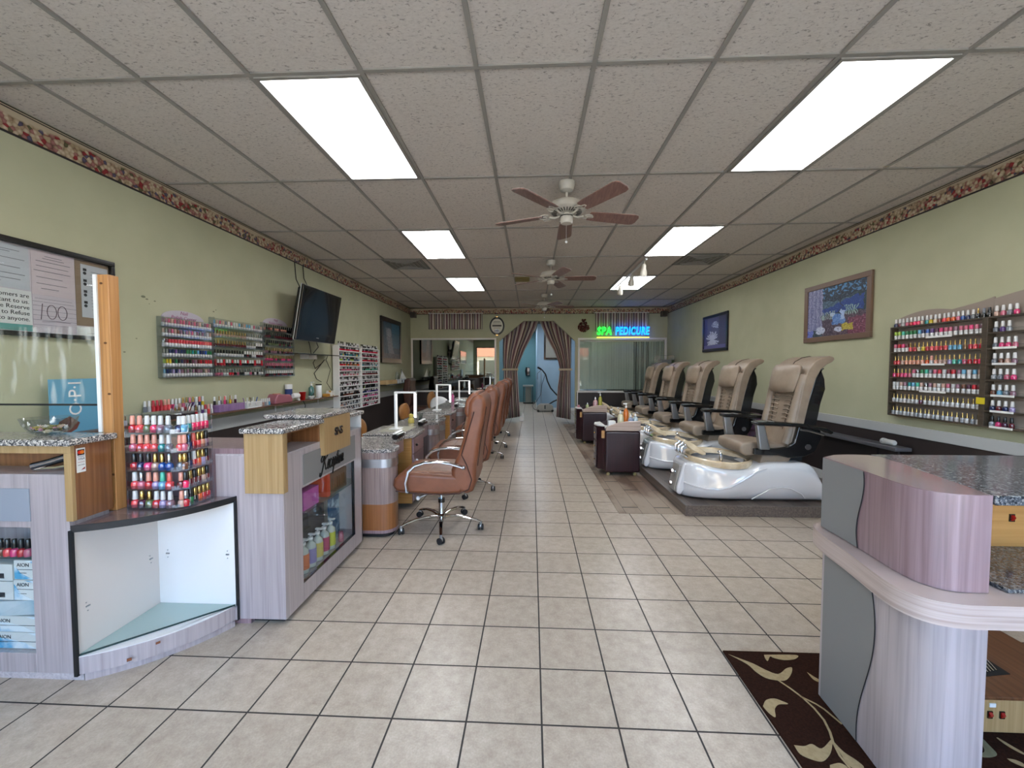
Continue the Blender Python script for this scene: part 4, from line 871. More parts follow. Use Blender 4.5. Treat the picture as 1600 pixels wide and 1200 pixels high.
for i in range(12):
    o = part('black_clip', M().box(-.018, .018, -.006, .006, 0, .012).tube([(-.012, 0, .012), (0, 0, .032), (.014, 0, .014)], .004, 6), black, None, bev=.001); o.location = (-3.03+.05*(i % 2), 3.0+i*.016 if i < 6 else 3.02+(i-6)*.016, 1.0 if i % 2 == 0 else 1.0); o.rotation_euler.z = i
    tag(o, 'small black nail clip in the heap behind the acrylic stand', 'clip', 'black clips heaped on the wall shelf')
# brush cups
for j, (y, lb) in enumerate(((3.42, 'dark tray cup of brushes at the shelf front'), (3.28, 'smaller clear cup beside the brush cup'))):
    th = thing('brush_cup', lb, 'cup', (-2.965, y, 1.0)); part('cup', M().box(-2.985, -2.945, y-.05, y+.05, 1.0005, 1.05), mat('smoky_plastic', '3a3638', .15), th, bev=.003)
    for k in range(5 if j == 0 else 2): part('brush', M().tube([(-2.965, y-.03+k*.015, 1.05), (-2.955, y-.02+k*.022, 1.12)], .003, 5), [black, steel, white_pl][k % 3], th)
lil = thing('purple_tray', 'lilac box tray of small bottles on the wall shelf', 'tray', (-2.985, 3.95, 1.0)); part('box', M().box(-3.06, -2.955, 3.77, 4.12, 1.0005, 1.07), mat_noise('lilac_swirl', '7a5a86', '94749c', (8, 20, 8), .3), lil, bev=.004)
for i in range(9):
    c = ['black', 'white', 'navy', 'pink', 'black', 'yellow', 'rose', 'plum', 'white'][i]; cp = ['white', 'gold', 'white', 'coral', 'white', 'gold', 'white', 'white', 'white'][i]
    sample(f'{c} bottle with {cp} cap, {ORD[i]} standing in the lilac box tray', -3.02+.02*(i % 2), 3.79+i*.036, 1.071, c, cp, 'bottles on the lilac tray', 0, .9)
bk = thing('white_basket', 'white slotted plastic basket of tools beside the lilac tray', 'basket', (-2.99, 4.25, 1.0))
m = M().box(-3.05, -2.95, 4.15, 4.38, 1.0005, 1.01)
for k in range(13): y = 4.152+k*.0185; m.box(-2.953, -2.95, y, y+.008, 1.01, 1.06); m.box(-3.05, -3.047, y, y+.008, 1.01, 1.06)
m.box(-3.05, -2.95, 4.15, 4.153, 1.01, 1.06); m.box(-3.05, -2.95, 4.377, 4.38, 1.01, 1.06); m.box(-2.955, -2.948, 4.148, 4.382, 1.055, 1.065); m.box(-3.052, -3.045, 4.148, 4.382, 1.055, 1.065)
part('slotted_wall', m, white_pl, bk)
for k in range(6): tag(part('nail_tool', M().tube([(-3.0, 4.19+k*.03, 1.02), (-3.01+.02*(k % 3), 4.17+k*.034, 1.11)], .005, 6), [MATS['lilac_swirl'], white_pl, steel, gold, white_pl, mat('tool_blue', '3a5a9a')][k]), f'{["lilac", "white", "steel", "gold", "ivory", "blue"][k]} handled nail tool upright in the white slotted basket', 'tool', 'tools in the white basket')
for i in range(5): sample(f'clear tube bottle with white cap, {ORD[i]} between basket and pink lamp', -2.99, 4.43+i*.035, 1.0005, ['clear', 'nude', 'silver', 'clear', 'sky'][i], 'white', 'tube bottles beside the white basket', 0, .95)
pl = thing('pink_nail_lamp', 'dusty pink nail dryer lamp on the wall shelf', 'nail lamp', (-2.99, 4.72, 1.0))
part('housing', M().prism([(4.63, 1.001), (4.98, 1.001), (4.98, 1.05), (4.93, 1.1), (4.68, 1.12), (4.63, 1.06)], -3.07, -2.95, 'X'), mat('dusty_pink', '9a5a64', .35, coat=.4), pl, bev=.015, seg=3)
part('orange_trim', M().tube([(-3.0, 4.66, 1.12), (-3.0, 4.8, 1.115)], .006, 6), mat('orange_trim', 'b5603a', .4), pl)
wc = thing('wipe_canister', 'white canister with blue label behind the pink lamp', 'canister', (-3.04, 4.92, 1.0))
part('canister', M().lathe([(.04, 0), (.042, .003), (.042, .18), (.044, .185), (.044, .215), (.04, .22)], (-3.04, 5.04, 1.001), 20), white_pl, wc, smooth=True); part('label', M().lathe([(.0425, .05), (.0425, .16)], (-3.04, 5.04, 1.001), 20, cap=False), mat('label_blue', '1b3268', .5), wc, smooth=True)
wg = thing('white_hair_dryer', 'white hand dryer lying between the canister and red cup', 'dryer', (-2.98, 5.05, 1.0))
part('barrel', M().lathe([(.03, -.06), (.038, -.03), (.038, .03), (.028, .07)], (-2.985, 5.1, 1.07), 14, axis='Y'), white_pl, wg, smooth=True); part('handle', M().tube([(-2.98, 5.11, 1.05), (-2.975, 5.16, 1.01)], .014, 8), white_pl, wg, smooth=True)
rc2 = thing('red_cup', 'red plastic drinking cup on the wall shelf', 'cup', (-2.99, 5.27, 1.0))
part('cup', M().lathe([(.028, 0), (.03, .003), (.042, .11), (.044, .112), (.041, .112), (.029, .006), (.001, .005)], (-2.99, 5.27, 1.001), 20, cap=False), red_pl, rc2, smooth=True)
part('liner', M().lathe([(.039, .09), (.041, .113), (.0405, .113)], (-2.99, 5.27, 1.001), 20, cap=False), white_pl, rc2)
pb = thing('pump_bottle', 'teal pump bottle of liquid beside the tall white jar', 'bottle', (-3.02, 5.5, 1.0))
part('bottle', M().lathe([(.034, 0), (.036, .003), (.036, .14), (.03, .16), (.013, .17), (.013, .18)], (-3.03, 5.56, 1.001), 18), mat('teal_liquid', '3f6a64', .12, coat=.8), pb, smooth=True); part('pump', M().cyl(.014, 1.182, 1.2, (-3.03, 5.56)).cyl(.005, 1.2, 1.225, (-3.03, 5.56)).box(-3.04, -2.99, 5.552, 5.568, 1.223, 1.233), white_pl, pb)
wj = thing('white_jar', 'tall white jar with black lid on the wall shelf', 'jar', (-3.03, 5.76, 1.0))
part('jar', M().lathe([(.038, 0), (.04, .003), (.04, .175), (.038, .178)], (-3.03, 5.76, 1.001), 20), white_pl, wj, smooth=True); part('lid', M().cyl(.042, 1.179, 1.195, (-3.03, 5.76), 20), black, wj)
bo = thing('white_dish', 'small white bowl with a tool beside the red cup', 'dish', (-2.985, 5.48, 1.0)); part('dish', M().lathe([(.02, 0), (.024, .004), (.048, .04), (.046, .041), (.022, .008), (.001, .007)], (-2.98, 5.46, 1.001), 18, cap=False), white_pl, bo, smooth=True)
tag(part('nail_file', M().tube([(-2.98, 5.45, 1.03), (-2.97, 5.52, 1.075)], .004, 6), black), 'dark tool propped in the small white bowl', 'tool')
tag(part('sponge', M().box(-3.04, -2.96, 5.88, 5.96, 1.0005, 1.045), mat('amber_sponge', 'b88332', .7), bev=.008), 'amber block beside the white box on the shelf end', 'sponge')
tag(part('tissue_box', M().prism([(5.99, 1.001), (6.13, 1.001), (6.11, 1.075), (6.02, 1.085)], -3.05, -2.96, 'X'), mat_noise('printed_white', 'd5d2ca', 'b98a3a', (9, 9, 9), .5, lo=.55, hi=.6), bev=.005), 'white box with amber print at the shelf end', 'box')
tag(part('paper_plate', M().cyl(.045, 1.0005, 1.008, (-2.99, 5.62), 16), white_pl), 'flat white lid between the dish and the tall jar', 'lid')
# television
tv = thing('television', 'black flat television tilted down on the left wall', 'television', (-2.8, 5.43, 1.8))
ang = math.atan2(.12, .68); Rt = Matrix.Rotation(ang, 4, 'Y'); T = Matrix.Translation((-2.81, 5.435, 2.12)) @ Rt
def tvp(nm, m, mt, **k): mm_ = M().join(m, T); return part(nm, mm_, mt, tv, **k)
tvp('bezel', M().box(-.03, .0, -.505, .505, -.345, .345), black, bev=.008); tvp('rear_housing', M().box(-.1, -.03, -.47, .47, -.31, .31), black_mt, bev=.02)
tvp('silver_rim', M().box(-.04, -.028, -.51, .51, -.352, .35), steel, bev=.004)
tvp('screen', M().box(.0, .003, -.455, .455, -.245, .305), mat('dark_screen', '131614', .12, coat=.3))
part('brand_mark', M().join(M().box(.0005, .0015, -.03, .03, -.3, -.288), T), steel, tv)
part('wall_arm', M().box(XL+.001, XL+.02, 5.3, 5.57, 1.95, 2.25).box(XL+.02, -2.93, 5.38, 5.49, 2.06, 2.14), black_mt, tv)
m = M(); m.tube([(-3.08, 5.3, 2.82), (-3.075, 5.32, 2.6), (-2.95, 5.35, 2.3)], .006, 6); m.tube([(-3.08, 5.5, 2.82), (-3.07, 5.5, 2.65), (-3.05, 5.56, 2.55), (-2.95, 5.55, 2.3)], .006, 6)
tag(part('tv_cable', m, black_rb, None, smooth=True), 'black cables running from the ceiling border to the television', 'cable')
bsf = thing('black_glass_shelf', 'small black glass shelf under the television', 'shelf', (-2.98, 5.5, 1.6)); part('glass_plate', M().box(XL+.001, -2.87, 4.98, 6.1, 1.605, 1.617), black, bsf, bev=.002)
part('bracket', M().box(XL+.001, -2.98, 5.4, 5.42, 1.55, 1.605).box(XL+.001, -2.98, 5.62, 5.64, 1.55, 1.605), white_p, bsf)
m = M(); m.tube([(-2.97, 5.4, 1.8), (-2.96, 5.42, 1.72), (-2.98, 5.48, 1.625)], .006, 6); m.tube([(-2.97, 5.6, 1.8), (-2.95, 5.62, 1.72), (-2.97, 5.52, 1.63)], .006, 6)
m.tube([(-3.0, 5.7, 1.62), (-3.05, 5.66, 1.5), (-3.07, 5.75, 1.42), (-3.07, 5.95, 1.5), (-3.06, 6.0, 1.55), (-3.06, 5.85, 1.45), (-3.07, 5.72, 1.35), (-3.07, 5.78, 1.27), (-3.06, 5.9, 1.22)], .005, 6)
m.tube([(-3.0, 6.0, 1.62), (-3.06, 6.05, 1.55), (-3.07, 6.2, 1.4), (-3.07, 6.08, 1.2), (-3.05, 6.22, 1.05)], .004, 6)
tag(part('loose_cable', m, black_rb, None, smooth=True), 'tangle of black cables hanging below the black glass shelf', 'cable')
tag(part('loose_cable', M().tube([(-2.943, 5.2, .995), (-2.95, 5.26, .93), (-3.0, 5.3, .8), (-3.06, 5.3, .6), (-3.06, 5.3, .005)], .005, 6), black_rb, None, smooth=True), 'black cord dropping from the wall shelf under the red cup', 'cable')

# far shelf with figurines
fs = thing('glass_wall_shelf', 'dark glass wall shelf with ornaments near the back corner', 'shelf', (-2.97, 9, 1.07)); part('glass_plate', M().box(XL+.001, -2.87, 8.12, 10.2, 1.07, 1.082), mat('dark_glass_plate', '2c3230', .1), fs)
tag(part('wooden_box', M().box(-3.04, -2.9, 8.2, 8.9, 1.083, 1.17), mat_noise('gold_wood', 'a8895a', 'c2a578', (4, 4, 4), .4), None, bev=.005), 'pale wooden box on the dark glass wall shelf', 'box')
sb_ = thing('model_sailboat', 'model sailboat with white sail on the glass wall shelf', 'ornament', (-2.95, 9.5, 1.083)); part('hull', M().prism([(9.25, 1.15), (9.85, 1.15), (9.75, 1.1), (9.35, 1.1)], -3.0, -2.92, 'X'), black_mt, sb_, bev=.01); part('sail', M().prism([(9.3, 1.17), (9.75, 1.17), (9.4, 1.38)], -2.962, -2.957, 'X'), white_pl, sb_); part('mast', M().cyl(.008, 1.15, 1.4, (-2.96, 9.38), 6), black_mt, sb_); part('stand', M().box(-2.99, -2.93, 9.45, 9.65, 1.083, 1.1), black_mt, sb_)
tag(part('glass_ornament', M().lathe([(.05, 0), (.06, .01), (.02, .05), (.05, .12), (.03, .22), (.005, .27)], (-2.96, 9.05, 1.083), 10), mat_clear('ornament_glass', (.8, .84, .84), .15, .02, .7), smooth=True), 'tall glass ornament beside the model sailboat', 'ornament')
for i in range(6): tag(part('glass_tumbler', M().lathe([(.03, 0), (.036, .09), (.034, .09), (.028, .005), (.001, .004)], (-2.92, 9.0+i*.19, 1.083), 10, cap=False), mat('tumbler_glass', 'b9bfc0', .1, coat=1)), 'small glass tumbler in the row on the glass wall shelf', 'tumbler', 'tumblers on the glass wall shelf')
# ================================================================= nail tables
def rrect(x0, x1, y0, y1, r, corners, n=8):
    P = []
    for (cx, cy, a0, key) in ((x1-r, y0+r, -90, 'br'), (x1-r, y1-r, 0, 'tr'), (x0+r, y1-r, 90, 'tl'), (x0+r, y0+r, 180, 'bl')):
        if key in corners:
            for k in range(n+1): a = math.radians(a0+90*k/n); P.append((cx+r*math.cos(a), cy+r*math.sin(a)))
        else: P.append({'br': (x1, y0), 'tr': (x1, y1), 'tl': (x0, y1), 'bl': (x0, y0)}[key])
    return P
def nail_table(Y0, Y1, lb, first):
    t = thing('nail_table', lb, 'nail table', (-1.38, (Y0+Y1)/2, 0), 'double nail tables along the left wall')
    xa, xb = -1.62, -1.13
    for s, (a, b, cs) in enumerate(((Y0, Y0+.24, ('br', 'tr')), (Y1-.24, Y1, ('tr', 'br')))):
        r = .11; sh = rrect(xa, xb, a, b, r, cs); sh2 = rrect(xa-.0, xb+.004, a-.004 if s == 0 else a, b+.004 if s else b, r, cs); ki = rrect(xa+.02, xb-.03, a+.03, b-.02, r-.03, cs)
        pd = part('pedestal', M().prism(sh, .285, .72, 'Z'), lam_taupe, t, smooth=True, ang=30)
        part('lower_band', M().prism(sh, .065, .285, 'Z'), wood('copper_maple', '80512c', '8e5b33', '99653b') if first else brown_w, pd, smooth=True, ang=30).location = (0, 0, 0)
        part('foot_band', M().prism(sh2, .04, .065, 'Z'), lam_pink, pd, smooth=True, ang=30).location = (0, 0, 0)
        part('kick', M().prism(ki, 0, .04, 'Z'), black_mt, pd).location = (0, 0, 0)
        part('silver_band', M().prism(sh2, .595, .665, 'Z'), silver, pd, smooth=True, ang=30).location = (0, 0, 0)
        gt = rrect(xa-.02, xb+.015, a-.015 if s == 0 else a, b+.015 if s else b, r, cs)
        part('granite_top', M().prism(gt, .722, .752, 'Z'), granite, t, smooth=True, ang=40)
    ym = (Y0+Y1)/2
    part('granite_top', M().prism([(xa-.02, Y0+.241), (xb-.1, Y0+.241), (xb-.1, ym-.3), (xb-.02, ym-.22), (xb-.02, ym+.22), (xb-.1, ym+.3), (xb-.1, Y1-.241), (xa-.02, Y1-.241)], .722, .752, 'Z'), granite, t, bev=.006)
    part('raised_granite', M().box(xa-.03, xb-.12, ym-.3, ym+.3, .753, .772), granite, t, bev=.006)
    part('apron', M().box(xb-.13, xb-.115, Y0+.241, ym-.26, .6, .72).box(xb-.13, xb-.115, ym+.26, Y1-.241, .6, .72), lam_pink, t)
    part('side_panel', M().box(xa, xb-.05, ym-.215, ym-.2, .05, .72), orange_w, t)
    dr = part('drawer_unit', M().box(xa+.02, xb-.05, ym-.2, ym+.2, .05, .72), brown_w, t, bev=.003)
    for k in range(4):
        d = part('drawer', M().box(xb-.05, xb-.032, ym-.19, ym+.19, .07+k*.162, .225+k*.162), lam_pink, t, bev=.002)
        part('knob', M().ball((xb-.02, ym-.12, .15+k*.162), .014, 10), black if k == 3 else white_pl, d, smooth=True).location = (0, 0, 0)
    part('back_panel', M().box(xa, xa+.015, Y0+.241, ym-.256, .05, .72).box(xa, xa+.015, ym+.256, Y1-.241, .05, .72), brown_w, t)
    return t
TB = [(3.31, 5.2), (5.32, 7.2), (7.35, 9.25)]
nail_table(*TB[0], 'first double nail table with granite top and silver band beside the reception counter', True)
nail_table(*TB[1], 'middle double nail table with granite top and silver banded pedestals', False)
nail_table(*TB[2], 'last double nail table with granite top by the back wall mirror', False)
tube_m = mat('lit_lamp_tube', 'ffffff', .4, emit='f6fbff', es=7)
for k, ((a, b), lb) in enumerate(zip(TB, ('white arch desk lamp glowing on the first nail table', 'white arch desk lamp glowing on the middle nail table', 'white arch desk lamp glowing on the last nail table'))):
    y = 4.3+(0, 1.95, 4.0)[k]; z = .7725
    l = thing('desk_lamp', lb, 'lamp', (-1.42, y, z), 'arch lamps on the nail tables')
    part('base', M().box(-.06, .06, -.06, .06, 0, .012), white_pl, l, world=False, bev=.004)
    part('post', M().box(-.012, .012, -.022, .022, .012, .385), white_pl, l, world=False, bev=.004)
    part('top_bar', M().box(-.012, .225, -.022, .022, .385, .403), white_pl, l, world=False, bev=.004)
    part('lamp_arm', M().box(.208, .226, -.022, .022, .12, .385), white_pl, l, world=False, bev=.004)
    part('light_strip', M().box(.203, .208, -.018, .018, .13, .38).box(.208, .225, -.0235, -.0225, .13, .38), tube_m, l, world=False)
# arm rests
for y, lb in ((3.83, 'black arm cushion with white towel at the first client place'), (4.72, 'black arm cushion with white towel at the second client place'), (7.0, 'black arm cushion at the far end of the middle nail table')):
    r = thing('arm_cushion', lb, 'arm cushion', (-1.24, y, .7525), 'arm cushions on the nail tables')
    part('cushion', M().tube([(.0, -.11, .03), (.02, 0, .038), (.0, .11, .03)], .032, 12, flat=.85), black, r, world=False, smooth=True); part('towel', M().tube([(-.01, -.1, .062), (.0, 0, .068), (-.01, .1, .062)], .017, 8, flat=.5), white_pl, r, world=False, smooth=True)
yp = thing('yellow_figurine', 'small pale yellow animal shaped holder on the first nail table', 'figurine', (-1.44, 4.93, .753))
part('body', M().lathe([(.035, 0), (.04, .01), (.036, .05), (.02, .065), (.028, .085), (.026, .105), (.001, .115)], (0, 0, 0), 12).ball((.02, 0, .09), .018, 8), mat('pale_yellow', 'c8b45a', .5), yp, world=False, smooth=True)
bp_ = thing('brush_pot', 'dark pot of green stemmed brushes under the first desk lamp', 'pot', (-1.33, 4.95, .7525)); part('pot', M().cyl(.025, .753, .8, (-1.33, 4.95), 12), black, bp_)
m = M()
for k in range(6): m.tube([(-1.33+.004*k-.01, 4.95, .8), (-1.33+.014*(k-2.5), 4.96, .87+.006*(k % 3))], .004, 5)
part('brush', m, mat('dark_green_stem', '1f2a16', .5), bp_)
pkb = thing('pink_bottle', 'pink bottle with pump on the last nail table', 'bottle', (-1.5, 8.0, .7525)); part('bottle', M().lathe([(.03, 0), (.033, .003), (.033, .12), (.012, .15), (.012, .17)], (-1.5, 8.0, .753), 14), mat('pink_liquid', 'a84a78', .15, coat=.7), pkb, smooth=True); part('pump', M().cyl(.012, .923, .95, (-1.5, 8.0)), white_pl, pkb)
tag(part('clear_sheet_protector', M().box(-1.55, -1.26, 4.1, 4.5, .7725, .7735), mat('dull_yellow_paper', '9d9a88', .3)), 'pale paper sheet under the first desk lamp', 'paper')

# ================================================================= client office chairs (face the tables, -X)
def office_chair():
    c = thing('office_chair', 'tan leather executive chair with chrome arms at the first nail table place', 'office chair', (-.775, 3.57, 0), 'tan client chairs along the nail tables')
    A = dict(world=False, smooth=True)
    W = .265
    # seat with waterfall front
    sp = [(-.32, .395), (-.34, .44), (-.33, .49), (-.29, .53), (-.2, .55), (.0, .54), (.2, .53), (.24, .45), (.22, .38), (.05, .365), (-.2, .375)]
    part('seat', M().prism(sp, -W, W, 'Y'), leather, c, world=False, bev=.035, seg=4, ang=50)
    part('seat_cushion', M().prism([(-.3, .52), (-.19, .553), (-.07, .558), (-.06, .548), (-.05, .558), (.08, .556), (.18, .55), (.18, .5), (-.3, .5)], -W+.045, W-.045, 'Y'), leather_top, c, world=False, bev=.018, seg=3, ang=60)
    bp = [(.19, .40), (.25, .37), (.305, .40), (.33, .48), (.335, .62), (.36, .8), (.395, .98), (.41, 1.1), (.40, 1.16), (.36, 1.185), (.31, 1.17), (.275, 1.12), (.265, 1.0), (.235, .85), (.18, .68), (.13, .57), (.14, .48)]
    part('backrest', M().prism(bp, -W, W, 'Y'), leather, c, world=False, bev=.04, seg=4, ang=50)
    cp = [(.17, .64), (.215, .8), (.245, .98), (.262, 1.1), (.3, 1.16), (.33, 1.1), (.3, .95), (.25, .75), (.2, .62)]
    part('back_cushion', M().prism(cp, -W+.055, W-.055, 'Y'), leather_top, c, world=False, bev=.02, seg=3, ang=60)
    hp = [(.245, 1.0), (.235, 1.06), (.25, 1.14), (.3, 1.2), (.355, 1.205), (.35, 1.1), (.3, .99)]
    part('head_cushion', M().prism(hp, -W+.03, W-.03, 'Y'), leather, c, world=False, bev=.03, seg=4, ang=50)
    for s in (-1, 1):
        pm = M(); pm.tube([(-.31, s*(W+.001), .40), (-.2, s*(W+.003), .385), (.05, s*(W+.003), .375), (.2, s*(W+.003), .385), (.275, s*(W+.002), .42), (.3, s*(W+.003), .5), (.26, s*(W+.003), .62), (.22, s*(W+.002), .7), (.27, s*(W+.002), .88), (.32, s*(W+.002), 1.05)], .005, 6)
        part('piping', pm, seam, c, **A); pm = M()
        pm.tube([(.375, s*(W-.055), 1.14), (.412, s*(W-.055), 1.08), (.392, s*(W-.055), .95), (.362, s*(W-.055), .78), (.34, s*(W-.055), .6)], .004, 6)
        part('piping', pm, seam, c, **A)
    for s in (-1, 1):
        y = s*(W+.018)
        a = part('armrest', M().tube([(-.215, y, .40), (-.225, y, .47), (-.2, y, .56), (-.15, y, .61), (-.07, y, .637), (.03, y, .645), (.13, y, .632), (.235, y, .60)], .013, 10, flat=1.3), chrome, c, **A)
        part('arm_bolt', M().ball((-.215, y, .40), .016, 8).ball((.235, y, .6), .018, 8), steel, a, **A)
    part('tilt_mechanism', M().prism([(-.13, .345), (-.1, .36), (.1, .36), (.06, .315), (-.02, .3)], -.05, .05, 'Y'), black, c, world=False, bev=.006)
    part('gas_column', M().cyl(.024, .12, .24, n=14).cyl(.014, .24, .31, n=12), chrome, c, **A); part('column_collar', M().cyl(.029, .225, .26, n=14), black, c, **A)
    part('lever', M().tube([(-.05, -.03, .335), (-.14, -.2, .325)], .006, 6).ball((-.145, -.21, .325), .018, 10), white_pl, c, **A)
    hub = part('star_hub', M().lathe([(.02, .075), (.04, .08), (.042, .115), (.03, .13)], (0, 0, 0), 14), chrome, c, **A)
    for k in range(5):
        a = math.radians(-79+72*k); ca, sa = math.cos(a), math.sin(a)
        part('star_leg', M().tube([(r*ca, r*sa, z) for r, z in ((.02, .1), (.12, .112), (.22, .105), (.3, .085), (.345, .068))], .02, 8, flat=.7, r1=.013), chrome, c, **A)
        x, y = .345*ca, .345*sa; R = Matrix.Rotation(a+.7+k, 3, 'Z')
        w = M()
        for s in (-1, 1): w.lathe([(.006, s*.006), (.026, s*.006), (.026, s*.022), (.018, s*.024)], (x, y, .0265), 14, axis='Y', R=R)
        cs = part('caster', w, black_rb, c, **A)
        part('caster_hood', M().cyl(.012, .04, .075, (x, y), 8).lathe([(.019, -.008), (.022, 0), (.019, .008)], (x, y, .036), 12, axis='Y', R=R), steel, cs, **A)
    return c
oc = office_chair(); oc.scale = (1.04, 1.04, 1.02); note_kids(oc)
for (x, y, rz, lb) in ((-.765, 4.7, .03, 'second place of the first nail table'), (-.765, 6.4, -.02, 'near place of the middle nail table'), (-.755, 7.26, .0, 'far place of the middle nail table'), (-.76, 8.5, 0, 'last nail table')):
    dup(oc, (x, y, 0), rz, f'tan leather executive chair with chrome arms at the {lb}')

# technician chairs on the wall side
tanv = mat_noise('tan_vinyl', '8a5c30', 'a0703e', (6, 6, 6), .4)
def task_chair(x, y, rz, lb, mt, w=.2, zt=.8, zb=.5):
    c = thing('task_chair', lb, 'chair', (x, y, 0), 'technician chairs behind the nail tables', rz)
    rows = []
    for k in range(13):
        f = k/12; z = zb+(zt-zb)*f; hw = w*math.sqrt(max(.02, 1-(max(0, f-.45)/.56)**2.2))*(.8+.2*min(1, f*3)); rows.append([(.22-.05*math.cos(u*PI/2)+.03*f, hw*u, z) for u in (-1, -.6, -.2, .2, .6, 1)])
    b = M().quadmesh(rows); o = part('backrest', b, mt, c, world=False, smooth=True); s = o.modifiers.new('s', 'SOLIDIFY'); s.thickness = .04; o.modifiers.new('sb', 'SUBSURF').render_levels = 1
    part('seat', M().box(-.22, .2, -.21, .21, .42, .5), mt, c, world=False, bev=.03, seg=3); part('back_support', M().tube([(.18, 0, .44), (.25, 0, .5), (.235, 0, .62)], .014, 6), black_mt, c, world=False)
    part('column', M().cyl(.025, .06, .42, n=12), steel, c, world=False)
    for k in range(5): a = 2*PI*k/5+.3; part('leg', M().tube([(0, 0, .09), (.24*math.cos(a), .24*math.sin(a), .05)], .016, 6).ball((.25*math.cos(a), .25*math.sin(a), .026), .026, 8), black_mt, c, world=False)
task_chair(-2.02, 5.0, 2.6, 'tan round backed chair showing beside the reception counter', tanv, .19, .8)
task_chair(-2.02, 7.2, 2.8, 'tan round backed chair behind the first desk lamp', tanv, .17, .8)
task_chair(-1.95, 8.35, 1.35, 'white round backed chair between the two desk lamps', white_pl, .23, .83)
task_chair(-2.0, 9.15, 2.7, 'tan chair behind the second desk lamp', tanv, .17, .9)
dch = thing('high_back_chair', 'dark brown high backed leather chair in the back corner', 'chair', (-2.55, 9.4, 0)); dlm = mat_noise('dark_brown_leather', '3a2016', '4a2a1c', (7, 7, 7), .45)
part('backrest', M().prism([(-2.83, .5), (-2.72, .48), (-2.66, .7), (-2.7, 1.0), (-2.68, 1.16), (-2.74, 1.2), (-2.82, 1.17), (-2.86, .9)], 9.15, 9.65, 'Y'), dlm, dch, bev=.04, seg=3); part('seat', M().box(-2.78, -2.3, 9.15, 9.65, .42, .54), dlm, dch, bev=.04, seg=3); part('column', M().cyl(.03, .05, .42, (-2.54, 9.4)), steel, dch)
for k in range(5): a = 2*PI*k/5; part('leg', M().tube([(-2.54, 9.4, .08), (-2.54+.27*math.cos(a), 9.4+.27*math.sin(a), .05)], .018, 6).ball((-2.54+.28*math.cos(a), 9.4+.28*math.sin(a), .027), .026, 8), black_mt, dch)

